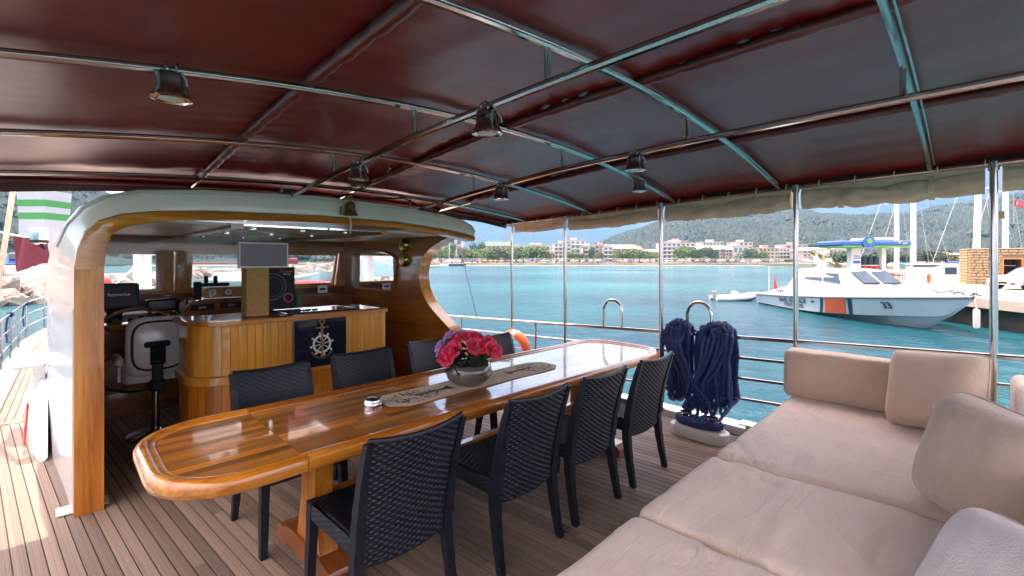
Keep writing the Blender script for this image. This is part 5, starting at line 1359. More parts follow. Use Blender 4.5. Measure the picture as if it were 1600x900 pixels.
# --- sandstone building
sb = FT('stone_building', 'rough sandstone kiosk with a doorway on the quay', 'building', 34.0, 1513, z=QZ, rz=R(-36))
W0,W1,H_ = 0,6.0,2.55
dx0,dx1,dz1 = 1.75,2.75,1.95
wl = MB(); wl.box(W0+.05,dx0,.06,3.0,0,H_-.05); wl.box(dx1,W1-.05,.06,3.0,0,H_-.05); wl.box(dx0,dx1,.06,3.0,dz1,H_-.05); wl.box(dx0,dx1,2.6,3.0,0,dz1)
wo = LB(wl,'wall','mortar',sb)
smesh = []
for k in range(4):
    random.seed(40+k); mb = MB(); mb.bbox(-.5,.5,-.5,.5,-.5,.5,.16); mb.v = [(x+random.uniform(-.05,.05),y+random.uniform(-.05,.05),z+random.uniform(-.06,.06)) for x,y,z in mb.v]
    m_ = mb.mesh('stone'); m_.materials.append(M['sandstone']); smesh.append(m_)
random.seed(21); nst = 0
z = 0
while z < H_-.02:
    h = random.uniform(.16,.24); h = min(h,H_-z); x = W0
    while x < 4.6:
        wd = random.uniform(.26,.56)
        if not (x+wd > dx0 and x < dx1 and z < dz1):
            inst('stone', smesh[nst%4], wo, (x+wd/2, .04, z+h/2), (0,0,random.uniform(-.04,.04)), (wd-.025, .16+random.uniform(0,.06), h-.025)); nst += 1
        elif x < dx0 and dx0-x > .1:
            inst('stone', smesh[nst%4], wo, ((x+dx0)/2, .04, z+h/2), (0,0,0), (dx0-x-.02, .17, h-.025)); nst += 1
        x += wd
    z += h
for (x,) in ((W0,),):     # side facing the boats
    zz = 0
    while zz < H_-.02:
        h = min(.21,H_-zz); yy = .15
        while yy < 2.9: wd = random.uniform(.3,.55); inst('stone', smesh[nst%4], wo, (x+.03,yy+wd/2,zz+h/2), (0,0,0), (.17,wd-.03,h-.025)); nst += 1; yy += wd
        zz += h
dr = LB(MB().bbox(dx0+.02,dx1-.02,.3,.36,.02,.75,.02),'half_door','mahog',sb)
LB(MB().box(dx0-.04,dx0+.06,-.06,.3,0,dz1),'door_frame','varn_z',sb); LB(MB().box(dx1-.06,dx1+.04,-.06,.3,0,dz1),'door_frame','varn_z',sb); LB(MB().box(dx0+.06,dx1-.06,-.06,.3,dz1-.1,dz1),'door_frame','varn_x',sb)
LB(MB().bbox(1.3,1.45,-.09,-.03,1.1,1.8,.01),'shutter','mahog',sb)
LB(MB().bbox(W0-.06,W1+.06,-.1,3.05,H_,H_+.08,.03),'roof_slab','sandstone',sb)
LB(MB().box(dx0+.1,dx1-.1,1.2,1.25,1.35,1.42),'inner_shelf','white',sb)

# --- white car
car = FT('parked_car', 'white car parked in front of the stone kiosk, cut by the picture edge', 'car', 28.0, 1562, z=QZ)
prof = [(0.05,.30),(.0,.45),(.06,.62),(.35,.76),(.95,.88),(1.25,.92),(1.9,1.32),(2.6,1.42),(3.4,1.36),(3.95,1.02),(4.3,.98),(4.38,.6),(4.3,.3)]
rings = []
n_ = 9
for j in range(n_):
    s = -1+2*j/(n_-1); y = .88*s; k = 1-.10*abs(s)**3
    rings.append([(2.19+(x-2.19)*(1-.04*abs(s)**4), y+.88*0, .22+(z-.22)*(k if z > .9 else 1-.03*abs(s)**3)) for x,z in prof])
mb = MB(); mb.loft(rings); LB(mb,'body','white',car,True,50)
for x in (.78,3.5):
    for s in (-1,1):
        w_ = LB(MB().lathe([(.22,-.1),(.31,-.1),(.335,-.06),(.335,.06),(.31,.1),(.22,.1)],24,(x,s*.80,.335),'y'),'wheel','black',car,True)
        mb = MB(); mb.lathe([(.225,-.02),(.225,.02),(.19,.03),(.19,-.03)],24,(x,s*.88,.335),'y'); mb.lathe([(.06,-.03),(.06,.03),(.02,.04)],12,(x,s*.885,.335),'y')
        for q_ in range(5): a = 2*PI*q_/5+.3; mb.tube([(x+.04*math.cos(a),s*.89,.335+.04*math.sin(a)),(x+.2*math.cos(a),s*.89,.335+.2*math.sin(a))],.025,6)
        LB(mb,'rim','silver_grey' if 'silver_grey' in M else 'steel',w_,True)
        LB(MB().tube([(x+.37*math.cos(R(a)),s*.855,.335+.37*math.sin(R(a))) for a in range(0,181,15)],.03,6),'arch','rubber',car,True)
LB(MB().prism_y([(1.38,.95),(1.95,1.29),(2.6,1.37),(3.3,1.31),(3.7,1.02)],-.86,.86),'side_glass','bluepane',car)
for s in (-1,1): LB(MB().loft([[(.10,s*.62,.58),(.34,s*.80,.66),(.38,s*.81,.74),(.16,s*.62,.68)],[(.16,s*.55,.58),(.36,s*.74,.66),(.4,s*.75,.75),(.2,s*.55,.69)]]),'headlight','screen',car)
LB(MB().bbox(-.01,.06,-.4,.4,.36,.5,.02),'grille','black',car); LB(MB().bbox(.01,.2,-.8,-.55,.33,.42,.02),'fog_lamp','black',car)

# --- moored boats behind the quay, with masts
def sailboat(lab, d, px, mast_h, hullc, ln, cover=None, r_=.24, tilt=0):
    t = FT('sailing_boat', lab, 'boat', d, px, z=WL, group='sailing boats moored behind the quay')
    rings = []
    for i in range(13):
        u = i/12; x = -ln/2+ln*u; b_ = 1.7*max(.03,(1-abs(2*u-1)**2.6)); zs = 1.3+.9*(2*u-1)**2
        rings.append([(x,0,-.3),(x,-b_*.8,.1),(x,-b_,zs),(x,b_,zs),(x,b_*.8,.1)])
    LB(MB().loft(rings),'hull',hullc,t,True,40)
    LB(MB().bbox(-ln*.2,ln*.15,-1,1,1.2,2.0,.15),'cabin','white',t)
    LB(MB().tube([(0,0,1.2),(tilt*.5,0,mast_h*.5),(tilt,0,mast_h)],[r_,r_*.95,r_*.7],12),'mast','white',t,True)
    mb = MB(); mb.tube([(-1.4+tilt*.7,0,mast_h*.62),(1.4+tilt*.7,0,mast_h*.62+.2)],.05,6); LB(mb,'spreader','white',t,True)
    mb = MB()
    for xe in (-ln*.45,ln*.45): mb.tube([(xe,0,1.6),(tilt*.9,0,mast_h*.95)],.022,5)
    for ye in (-1.6,1.6): mb.tube([(.5,ye,1.4),(tilt*.9,0,mast_h*.9)],.018,5)
    LB(mb,'rigging','steel',t,True)
    LB(MB().tube([(.3,0,2.6),(ln*.3,0,2.75)],[.22,.14],8),'furled_sail',cover or 'white',t,True)
    return t
M['navycover'] = plain('blue_sail_cover', (.02,.09,.30), .8); M['turq'] = plain('turquoise_cover', (.03,.22,.33), .8)
M['brownhull'] = plain('varnished_hull', (.26,.11,.035), .4, var=.3, scale=1)
sailboat('sailing boat with white mast beside the station canopy end', 55, 1401, 16, M['brownhull'], 11, 'turq', .26)
sailboat('sailing boat with a white mast and brown hull, second from the fuel station', 52, 1427, 16.5, M['brownhull'], 10, 'turq', .27)
sailboat('sailing boat with leaning white mast behind the stone kiosk corner', 48, 1524, 17, 'white', 11, 'navycover', .30, .5)
sailboat('sailing boat with white mast rising behind the kiosk doorway', 50, 1571, 17, 'white', 10, 'navycover', .27)
t = FT('tour_boat', 'white tour boat with three big cabin windows moored at the quay', 'boat', 41, 1470, z=WL)
rings = [[(x,-b_*.8,.2),(x,-b_,1.3+s_),(x,b_,1.3+s_),(x,b_*.8,.2)] for x,b_,s_ in ((-2.9,.5,.3),(-2.3,1.2,.1),(0,1.5,0),(2.5,1.5,0))]
LB(MB().loft(rings),'hull','white',t,True)
cab_ = LB(MB().prism_y([(-2.4,1.4),(2.5,1.4),(2.5,2.75),(-1.2,2.75),(-1.9,2.5),(-2.3,2.0)],-1.3,1.3),'cabin','white',t)
for (a,b) in ((-.85,.15),(.4,1.55),(1.75,2.4)): LB(MB().bbox(a,b,-1.34,-1.30,1.95,2.55,.01),'window','bluepane',cab_)
LB(MB().bbox(-2.0,2.6,-1.4,1.4,2.75,2.85,.04),'roof','white',t); LB(MB().tube([(0.6,0,2.9),(2.5,0,3.0)],.16,8),'furled_awning','navycover',t,True)
t = FT('red_tarpaulin', 'small red tarpaulin on a boat behind the quay tables', 'tarpaulin', 44, 1440, z=.65); LB(MB().loft([[(-.5,-.4,0),(.5,-.4,.1),(.5,.4,.1),(-.5,.4,0)],[(-.35,-.3,.25),(.4,-.3,.3),(.4,.3,.3),(-.35,.3,.25)]]),'sheet','red',t)
# red flag with crescent on the far mast, and a dark square flag
t = FT('red_flag', 'red flag with a white crescent and star beside the far mast', 'flag', 46, 1584, z=5.6+.0)
def fl_(u,v): return (.95*u, .06*math.sin(u*6), 2.05+ -.62*v-.25*u+.0*v)
mb = MB(); mb.grid(fl_,16,8); mb.grid(lambda u,v: tuple(Vector(fl_(1-u,v))+Vector((0,.02,0))),16,8); mb.M = None; LB(mb,'cloth',plain('flag_red',(.62,.02,.03),.7),t,True,80)
mb = MB(); c1 = [(.36+.17*math.cos(a),-.07,1.63+.17*math.sin(a)) for a in [R(40+280*i/18) for i in range(19)]]; c2 = [(.40+.135*math.cos(a),-.07,1.63+.135*math.sin(a)) for a in [R(44+272*i/18) for i in range(19)]]
mb.strip(c1,c2); LB(mb,'crescent','print',t)
mb = MB(); st_ = [(.63+(.09 if i%2 == 0 else .037)*math.cos(R(180+36*i)),-.075,1.6+(.09 if i%2 == 0 else .037)*math.sin(R(180+36*i))) for i in range(10)]; mb.add(st_,[tuple(range(10))]); LB(mb,'star','print',t)
LB(MB().tube([(0,0,-.4),(0,0,2.1)],.02,6),'staff','steel',t)
t = FT('signal_flag', 'small dark olive square flag on the mast line by the kiosk', 'flag', 46, 1564, z=5.4); mb = MB(); mb.box(-.25,.35,-.01,.01,.3,1.05); LB(mb,'cloth',plain('olive_flag',(.06,.05,.008),.8),t); LB(MB().tube([(.36,0,0),(.36,0,1.4)],.015,5),'line','steel',t)

# ================================================================ FAR SHORE
shore = MB()
sh = [(262,-420),(258,-150),(256,-60),(260,0),(262,60),(262,140),(215,150),(120,110),(80,112),(80,600),(1500,1500),(1500,-1500),(300,-900)]
pts = [DR(d,r) for d,r in sh]
MB().prism([(p.x,p.y) for p in reversed(pts)], WL-2, WL+1.2).build('shore', M['land']); o = bpy.data.objects['shore']; tag(o, 'low shore land carrying the town', 'land', kind='structure')
mb = MB(); bl_ = [(252,-420),(249,-150),(247,-60),(251,0),(253,60),(253,140)]; br_ = [(275,-420),(272,-150),(270,-60),(274,0),(276,60),(276,145)]
mb.strip([DR(d,r,WL-.15) for d,r in bl_],[DR(d,r,WL+1.25) for d,r in br_]); b = mb.build('beach', M['sand']); tag(b,'pale sandy beach along the far shore','beach',kind='structure')

RF = []
def ridge_mesh(name, mat, lab, prof, dfar, dnear, nseg, nrow, amp, fr, base=-1):
    "prof: ridge height in metres against direction px"
    mb = MB(); x0,x1 = prof[0][0],prof[-1][0]
    def f(u, v):
        # equal steps of angle
        a0,a1 = math.atan((x0-800)/720),math.atan((x1-800)/720); a = a0+(a1-a0)*u
        px = 800+720*math.tan(a); rad = dnear+(dfar-dnear)*v
        d = rad*math.cos(a); r = rad*math.sin(a); p = DR(d,r)
        H = lerp(prof,px); k = math.sin(min(1,v/.72)*PI/2)**1.25 if v < .72 else 1-.5*((v-.72)/.28)
        nz = 0; q = (p.x*fr,p.y*fr,.5)
        for o_ in range(5): nz += noise.noise((q[0]*2**o_,q[1]*2**o_,.3*o_))/(1.8**o_)
        rg = 1-abs(noise.noise((q[0]*1.7,q[1]*1.7,4)))
        return (p.x,p.y, base+H*k*(1+.0*rg)+amp*(nz*.7+rg*.5-.3)*min(1,v*4)*(H/ (max(x[1] for x in prof))+.25))
    mb.grid(f, nseg, nrow); o = mb.build(name, mat, smooth=True, angle=180); RF.append(f)
    return tag(o, lab, 'hill', kind='structure')
ridge_mesh('hills', M['forest'], 'pine covered hills behind the town', [(560,10),(700,14),(860,18),(920,26),(960,50),(1010,70),(1040,84),(1100,92),(1180,98),(1250,92),(1330,80),(1420,78),(1500,84),(1700,100),(2400,110)], 1500, 420, 200, 60, 26, .0035)
ridge_mesh('hills', M['forest'], 'wooded hill behind the breakwater on the port side', [(-1200,40),(-400,70),(-150,90),(0,92),(50,88),(110,72),(200,60),(330,48),(450,32),(560,22),(640,14)], 820, 330, 150, 50, 16, .006)
ridge_mesh('mountains', M['mount'], 'blue hazy mountains beyond the bay', [(-300,250),(300,280),(480,300),(640,380),(720,560),(800,640),(900,600),(980,680),(1100,720),(1250,860),(1350,740),(1450,940),(1560,1080),(1700,1150),(2600,1200)], 6200, 2600, 220, 70, 210, .0009)

# pine woods on the hills: too many to count, one mass per hill
def woods(f, n, u0, u1, v0, v1, seed, lab, hmin, hmax, clear):
    random.seed(seed); mb = MB()
    for i in range(n):
        u = random.uniform(u0,u1); v = v0+(v1-v0)*random.random()**.8; x,y,z = f(u,v)
        if noise.noise((x*.006,y*.006,7+seed)) > clear: continue
        h = random.uniform(hmin,hmax); r = h*random.uniform(.34,.52); a0 = random.uniform(0,2)
        k = [(x+r*(.75+.5*random.random())*math.cos(a0+2*PI*j/6), y+r*(.75+.5*random.random())*math.sin(a0+2*PI*j/6), z+h*random.uniform(.28,.55)) for j in range(6)]
        mb.add(k+[(x,y,z-1),(x+random.uniform(-.2,.2)*r,y+random.uniform(-.2,.2)*r,z+h)], [(j,(j+1)%6,7) for j in range(6)]+[((j+1)%6,j,6) for j in range(6)])
    o = mb.build('woods', M['pines']); return tag(o, lab, 'woods', kind='stuff')
M['pines'] = foliage('pine_wood', (.010,.030,.026), (.034,.062,.046), .02)
woods(RF[0], 42000, .25, .80, .05, .76, 3, 'pine woods covering the hills behind the town', 4, 8.5, .30)
woods(RF[1], 11000, .28, .98, .05, .76, 5, 'pine woods covering the hill on the port side', 3.5, 7, .5)
# --- trees
def crown_mesh(seed, n, size, lob):
    random.seed(seed); mb = MB()
    L = [(random.uniform(-.45,.45),random.uniform(-.45,.45),random.uniform(-.25,.4),random.uniform(.32,.58)) for _ in range(lob)]
    for i in range(n):
        lx,ly,lz,lr = random.choice(L); v = Vector((random.gauss(0,1),random.gauss(0,1),random.gauss(0,1))).normalized(); rr = lr*(.55+.5*random.random()**.6)
        c = Vector((lx,ly,lz*.8))+Vector((v.x*rr,v.y*rr,v.z*rr*.8)); nn = (v+Vector((random.uniform(-.6,.6),random.uniform(-.6,.6),random.uniform(-.3,.9)))).normalized()
        a = nn.orthogonal().normalized(); b = nn.cross(a); s_ = size*random.uniform(.6,1.3); th_ = random.uniform(0,PI); a,b = a*math.cos(th_)+b*math.sin(th_), b*math.cos(th_)-a*math.sin(th_)
        mb.add([c-a*s_,c-b*s_*.6,c+a*s_,c+b*s_*.6+nn*s_*.2],[(0,1,2,3)])
    return mb.mesh('crown')
CR = [crown_mesh(60+k, 900, .085, 8) for k in range(4)]
def trunk_mesh(seed):
    random.seed(seed); mb = MB(); mb.tube([(0,0,0),(.02,.01,.35),(.0,0,.7)],[.05,.04,.02],7)
    for k in range(4): a = k*1.7; mb.tube([(0,0,.33),(.15*math.cos(a),.15*math.sin(a),.5),(.28*math.cos(a),.28*math.sin(a),.62)],[.025,.018,.008],5)
    m_ = mb.mesh('trunk'); m_.materials.append(M['bark']); return m_
TRK = trunk_mesh(1)
CRM = {}
def tree(d, px, top_px, wpx, mat, lab, grp='trees along the far shore', k=0, z0=WL+1.2, base=.3):
    h = 1.6+(406-top_px)/720*d - z0; wd = wpx/720*d
    t = FT('shore_tree', lab, 'tree', d, px, z=z0, group=grp)
    key = (k%4,mat)
    if key not in CRM:
        m_ = CR[k%4].copy(); m_.materials.append(M[mat]); CRM[key] = m_
    inst('crown', CRM[key], t, (0,0,h*(base+ (1-base)*.48)), (0,0,random.uniform(0,6)), (wd*.82,wd*.62,h*(1-base)*.74))
    inst('trunk', TRK, t, (0,0,0), (0,0,random.uniform(0,6)), (h*.7,h*.7,h*.8))
    return t
TREES = [(300,652,389,26,'tree1','broad green tree just outside the wheelhouse side wall'),(305,672,384,24,'tree3','dark tree left of the two moored masts'),(298,690,387,24,'tree1','green tree behind the moored masts'),
 (310,706,381,26,'tree3','tall dark tree under the white modern roof'),(296,722,386,22,'tree2','olive green tree right of the white modern roof'),(300,738,388,22,'tree1','green tree left of the green hotel roof'),
 (312,746,378,18,'tree3','tall slim tree beside the green hotel roof'),(296,757,389,24,'tree1','bushy tree below the green hotel roof'),(300,776,386,20,'tree2','olive tree in front of the green roofed hotel'),
 (296,790,385,20,'tree2','loose olive tree beside the first awning post'),(292,818,384,30,'tree1','big bright tree, first of the large clump between two posts'),(292,838,386,32,'tree1','big bright tree, middle of the large clump between two posts'),
 (290,857,394,20,'tree2','low round tree right of the large bright clump'),(292,893,393,18,'tree1','bright round tree before the glass fronted hotel'),(294,906,397,16,'tree2','small olive shrub tree before the glass fronted hotel'),
 (300,925,388,12,'tree3','thin dark tree beside the stepped white flats'),(292,935,395,15,'tree2','round olive tree before the pink house'),(290,968,391,22,'tree1','long bright tree row start under the red gabled block'),
 (290,985,389,24,'tree1','bright tree below the red gable'),(292,1003,393,18,'tree3','dark tree right of the red gable'),(290,1016,394,22,'tree1','bright tree beside the third awning post'),
 (288,1068,383,27,'tree1','big round bright tree before the pink hotel'),(296,1090,387,14,'tree3','dark tree left of the long hotel'),(296,1103,387,14,'tree3','dark slim tree at the long hotel corner'),
 (296,1116,389,13,'tree3','dark small tree covering the long hotel windows'),(292,1172,387,22,'tree3','spreading grey green tree right of the long hotel'),(290,1184,393,18,'tree2','pale grey tree before the arched hotel'),
 (280,1098,404,14,'tree2','low hedge tree on the beach edge before the long hotel'),(280,1140,404,16,'tree2','low hedge tree below the long hotel windows'),(280,1200,405,18,'tree2','low hedge tree before the arched hotel'),(280,1232,405,16,'tree3','low dark hedge tree near the patrol boat mast'),
 (120,1305,392,30,'tree3','dark tree behind the gangway board'),(125,1385,388,34,'tree3','dark tree behind the station canopy end'),(125,1412,391,24,'tree3','dark tree between the two upright masts'),(130,1448,388,30,'tree3','dark tree right of the two upright masts'),(130,1478,391,26,'tree2','olive tree behind the white tour boat')]
random.seed(9)
for i,(d,px,tp,wp,mt,lab) in enumerate(TREES): tree(d,px,tp-(2.5 if d > 270 else 0),wp*1.25,mt,lab,k=i,base=.08 if d > 200 else .15)
# palms
pfm = MB()
for k in range(14):
    a = 2*PI*k/14; l_ = 1.0+.12*math.sin(k*3); 
    rr = [(l_*t*math.cos(a), l_*t*math.sin(a), .35*math.sin(PI*.8*t)-.75*t*t*(.6+.4*math.sin(k*5))) for t in (0,.25,.5,.75,1)]
    sdv = Vector((-math.sin(a),math.cos(a),0)); pfm.strip([Vector(p)+sdv*.09*(1-abs(2*i/4-1)*.8) for i,p in enumerate(rr)],[Vector(p)-sdv*.09*(1-abs(2*i/4-1)*.8)-Vector((0,0,.06)) for i,p in enumerate(rr)])
pcm = pfm.mesh('crown'); pcm.materials.append(M['tree2'])
ptm = MB().tube([(0,0,0),(.02,0,.5),(0,0,1)],[.06,.045,.04],7).mesh('trunk',True); ptm.materials.append(M['bark'])
for d,px,tp,lab in ((290,869,393,'single palm before the white flats beside the second post'),(290,912,385,'palm tree left of the stepped white flats'),(290,876,398,'short palm close to the second awning post'),(290,1130,388,'palm tree beside the teal glass hotel wing'),(62,6,366,'palm tree by the breakwater at the picture edge')):
    h = 1.6+(406-tp)/720*d-(WL+1.2); t = FT('palm_tree',lab,'palm',d,px,z=WL+1.2); inst('crown',pcm,t,(0,0,h*.93),(0,0,px),(h*.22,h*.22,h*.2)); inst('trunk',ptm,t,(0,0,0),(0,0,0),(h,h,h*.95))

# --- buildings
ubox = MB().box(-.5,.5,-.5,.5,-.5,.5).mesh('window')
WG = plain('far_window', (.05,.07,.09), .15, var=.3, scale=.3); WT = plain('teal_glass', (.03,.16,.18), .12, var=.2, scale=.3)
um = {}
for nm,mt in (('dark',WG),('teal',WT)):
    m_ = ubox.copy(); m_.materials.append(mt); um[nm] = m_
usl = ubox.copy(); usl.materials.append(plain('balcony_slab',(.66,.62,.57),.7))
BM = {'white':plain('white_render',(.42,.40,.375),.8,var=.06,scale=.2),'pink':plain('pink_render',(.38,.275,.235),.8,var=.07,scale=.2),'cream':plain('cream_render',(.38,.305,.215),.8,var=.07,scale=.2),
      'rust':plain('rust_render',(.42,.15,.11),.8,var=.1,scale=.2),'grey':plain('pale_grey_render',(.38,.38,.38),.8,var=.08,scale=.2)}
ROOF = {'white':plain('pale_roof',(.38,.325,.275),.8,var=.08,scale=.3),'green':plain('green_roof',(.05,.11,.075),.7,var=.2,scale=.4),'rust':plain('tile_roof',(.40,.17,.10),.8,var=.2,scale=.5)}
def building(lab, d, x0, x1, ytop, wall, storeys, cols, roof='flat', rc='white', glass='dark', depth=14, balc=False, ybase=None):
    xc = (x0+x1)/2; wd = (x1-x0)/720*d; zb = WL+1.2; H = 1.6+(406-ytop)/720*d-zb
    t = FT('shore_building',lab,'building',d,xc,z=zb)
    rh = H*.22 if roof != 'flat' else 0
    LB(MB().box(-wd/2,wd/2,0,depth,0,H-rh),'wall',BM[wall],t)
    if roof == 'hip':
        LB(MB().add([(-wd/2-.6,-.6,H-rh),(wd/2+.6,-.6,H-rh),(wd/2+.6,depth+.6,H-rh),(-wd/2-.6,depth+.6,H-rh),(-wd/2+wd*.12,depth*.45,H),(wd/2-wd*.12,depth*.45,H)],[(0,1,5,4),(1,2,5),(2,3,4,5),(3,0,4),(3,2,1,0)]),'roof',ROOF[rc],t)
    elif roof == 'gable':
        LB(MB().add([(-wd/2-.4,-.6,H-rh),(wd/2+.4,-.6,H-rh),(wd/2+.4,depth+.6,H-rh),(-wd/2-.4,depth+.6,H-rh),(-wd/2-.4,depth/2,H),(wd/2+.4,depth/2,H)],[(0,1,5,4),(1,2,5),(2,3,4,5),(3,0,4),(3,2,1,0)]),'roof',ROOF[rc],t)
    else:
        LB(MB().box(-wd/2-.25,wd/2+.25,-.25,depth+.25,H,H+.5),'roof',ROOF[rc],t)
        LB(MB().box(-wd*.2,wd*.12,3,7,H+.5,H+2.2),'stair_head',BM[wall],t)
    hh = (H-rh)/storeys
    for r in range(storeys):
        for c in range(cols):
            inst('window', um[glass], t, (-wd/2+wd*(c+.5)/cols, 0.02, hh*(r+.55)), (0,0,0), (wd/cols*.52, .3, hh*.5))
        if balc: inst('balcony', usl, t, (0,-.7,hh*r+hh*.12), (0,0,0), (wd*.96,1.4,hh*.16))
    return t
building('white modern block with a flat overhanging roof behind the shore trees',330,664,722,373,'white',3,6,depth=18)
building('hotel with a dark green hipped roof behind the trees',320,752,806,377,'cream',4,7,'hip','green')
building('low cream house beside the first awning post',300,801,815,387,'cream',4,2)
building('long low white row behind the large bright trees',330,812,868,384,'white',3,7)
building('white flats with roof towers beside the second awning post',305,866,892,381,'white',5,4,balc=True)
building('white glass fronted hotel behind the second awning post',325,884,914,376,'white',5,4,glass='teal',balc=True)
building('stepped white flats with curved balconies',305,911,930,385,'white',4,2,balc=True)
building('pale pink house with a rust coloured stripe',312,929,952,383,'pink',4,3)
building('grey and white narrow flats',305,943,958,386,'grey',4,2,balc=True)
building('block with a long pale gable roof above the bright tree row',318,954,996,382,'pink',3,5,'gable','white')
building('rust red gabled block at the end of the bright tree row',322,990,1004,384,'rust',3,2,'gable','rust')
building('low cream villa beside the third awning post',310,1008,1036,389,'cream',3,4,'hip','white')
building('stepped pink and white hotel behind the big round tree',310,1035,1086,380,'white',5,7,balc=True)
building('pink upper hotel block behind the stepped hotel',350,1046,1074,377,'pink',6,5)
building('round topped white pavilion above the long hotel',360,1098,1130,378.5,'white',6,6)
building('long three storey cream hotel with rows of square windows',305,1088,1148,384,'pink',4,13,'hip','white')
building('white hotel wing with a tall teal glass corner',303,1146,1168,385,'white',2,3,glass='teal')
building('small white terrace house above the teal glass corner',350,1148,1176,379,'white',6,4)
building('cream hotel with arched openings beside the grey green tree',305,1186,1216,388,'cream',4,5)
building('long grey white apartment row before the fourth post',320,1208,1250,389,'grey',4,8,balc=True)
building('tall cream block partly behind the fourth awning post',322,1228,1262,383,'cream',5,4)
building('pale town block behind the patrol boat antennas',300,1255,1300,386,'pink',4,7,'hip','white')
building('low white row behind the station canopy',260,1296,1345,390,'white',3,8)
building('pink roofed house behind the white tour boat',150,1488,1512,393,'pink',2,3,'hip','white')
# beach umbrellas
umm = MB().lathe([(1.5,0),(1.0,.3),(.05,.62)],10).mesh('shade'); UP = MB().tube([(0,0,0),(0,0,2.3)],.05,6).mesh('pole'); UP.materials.append(M['print'])
UC = []
for nm,c in (('white',(.78,.76,.72)),('orange',(.62,.20,.05)),('pink',(.60,.10,.25)),('teal',(.05,.25,.24)),('navy',(.03,.06,.16)),('straw',(.42,.31,.17))):
    m_ = umm.copy(); m_.materials.append(plain('umbrella_'+nm,c,.8)); UC.append((nm,m_))
random.seed(77)
for i in range(64):
    px = 645+i*9.2+random.uniform(-3,3)
    zone = 0 if px < 745 else (2 if px < 780 else (3 if 800 < px < 880 else 0))
    nm,m_ = UC[random.choice({0:[0,0,0,5,4],2:[1,2,2,1],3:[3,3,4,0]}[zone])]
    t = FT('beach_umbrella', nm+' beach umbrella on the far sand', 'umbrella', random.uniform(258,268), px, z=WL+.6, group=nm+' beach umbrellas on the far sand')
    inst('shade',m_,t,(0,0,2.0)); inst('pole',UP,t,(0,0,0))
for i,(a,b) in enumerate(((645,700),(702,760),(815,880),(885,945),(952,1030),(1062,1130),(1135,1250))):
    t = FT('beach_awning', ['pale beach awning, leftmost on the sand','pale beach awning below the green roofed hotel','pale beach awning below the large bright trees','pale beach awning before the glass fronted hotel','long pale beach awning before the red gable','pale beach awning before the big round tree','longest pale beach awning before the arched hotel'][i],'awning',272,(a+b)/2,z=WL+1.2)
    w_ = (b-a)/720*272; LB(MB().bbox(-w_/2,w_/2,-2,2,2.3,2.6,.1),'roof',BM['white'],t)
    for k in range(max(3,int(w_/4))+1): LB(MB().tube([(-w_/2+.2+(w_-.4)*k/max(3,int(w_/4)),-1.8,0),(-w_/2+.2+(w_-.4)*k/max(3,int(w_/4)),-1.8,2.3)],.09,5),'post','bark',t)
t = FT('wooden_pier','dark wooden pier on the far beach before the long hotel','pier',250,1135,z=WL); LB(MB().bbox(-8,10,-1.5,1.5,.7,1.0,.1),'platform','bark',t)
for k in range(9): LB(MB().tube([(-7.5+2.2*k,-1.3,-.5),(-7.5+2.2*k,-1.3,.8)],.14,6),'pile','bark',t)
t = FT('moored_yacht','moored yacht with slim mast under the wheelhouse roof end','boat',235,702,z=WL); LB(MB().loft([[(x,-b_,.1),(x,-b_*1.1,1.1),(x,b_*1.1,1.1),(x,b_,.1)] for x,b_ in ((-4.5,.8),(0,1.3),(3,.9),(5,.05))]),'hull','white',t); LB(MB().tube([(0,0,1),(0,0,13)],.12,6),'mast','white',t)
t = FT('moored_yacht','moored yacht with a tripod mast beside the wheelhouse roof end','boat',230,714,z=WL); LB(MB().loft([[(x,-b_,.1),(x,-b_*1.1,1.1),(x,b_*1.1,1.1),(x,b_,.1)] for x,b_ in ((-4,.8),(0,1.2),(3,.8),(4.6,.05))]),'hull','cgnavy',t); mb = MB(); mb.tube([(0,0,1),(-.3,0,9.5)],.1,6); mb.tube([(1.4,0,1),(-.3,0,9)],.06,6); mb.tube([(-1.6,0,1),(-.3,0,9)],.06,6); LB(mb,'mast','white',t)

# ================================================================ PORT SIDE: breakwater, tower, boats
bw = thing('breakwater', 'breakwater of piled pale boulders crossing behind the wheelhouse', 'breakwater', (0,0,WL))
BA,BB = Vector((-20,39,0)), Vector((53,97,0))
bd = (BB-BA).normalized(); bn = Vector((-bd.y,bd.x,0)); BL = (BB-BA).length
core = MB(); core.loft([[BA+bd*(BL*i/12)-bn*4.0+Vector((0,0,-1)), BA+bd*(BL*i/12)-bn*1.5+Vector((0,0,1.1+1.2*i/12)), BA+bd*(BL*i/12)+bn*4+Vector((0,0,1.3+1.3*i/12)), BA+bd*(BL*i/12)+bn*7+Vector((0,0,-1))] for i in range(13)])
o = core.build('core', plain('rubble_core',(.26,.23,.19),.95,var=.3,scale=1), bw, offset=False)
RK = []
for k in range(5):
    mb = MB(); mb.ball((0,0,0),1,12,8); mb.v = [tuple(Vector(p)*(1+.38*noise.noise((p[0]*1.3+k*7,p[1]*1.3,p[2]*1.3))+.12*noise.noise((p[0]*3.5+k,p[1]*3.5,p[2]*3.5)))) for p in mb.v]
    m_ = mb.mesh('boulder',True,25); m_.materials.append(M['stone']); RK.append(m_)
random.seed(31)
for i in range(298):
    s = BL*((i*.61803)%1.0); row = ((i*.7548)%1.0); hs = 1.2+1.25*s/BL; off = -4.8+3.8*row+random.uniform(-.3,.3); z = -.15+hs*row+random.uniform(-.1,.3)
    p = BA+bd*s+bn*off; k = random.uniform(.55,1.0)*(.8+.45*s/BL)
    inst('boulder', RK[i%5], bw, (p.x,p.y,z), (random.uniform(0,6),random.uniform(-.5,.5),random.uniform(0,6)), (k*1.25,k,k*.72))
tw = thing('striped_tower', 'white tapering tower with two green bands on the breakwater', 'tower', DR(46,(70-800)/720*46,WL+1.4))
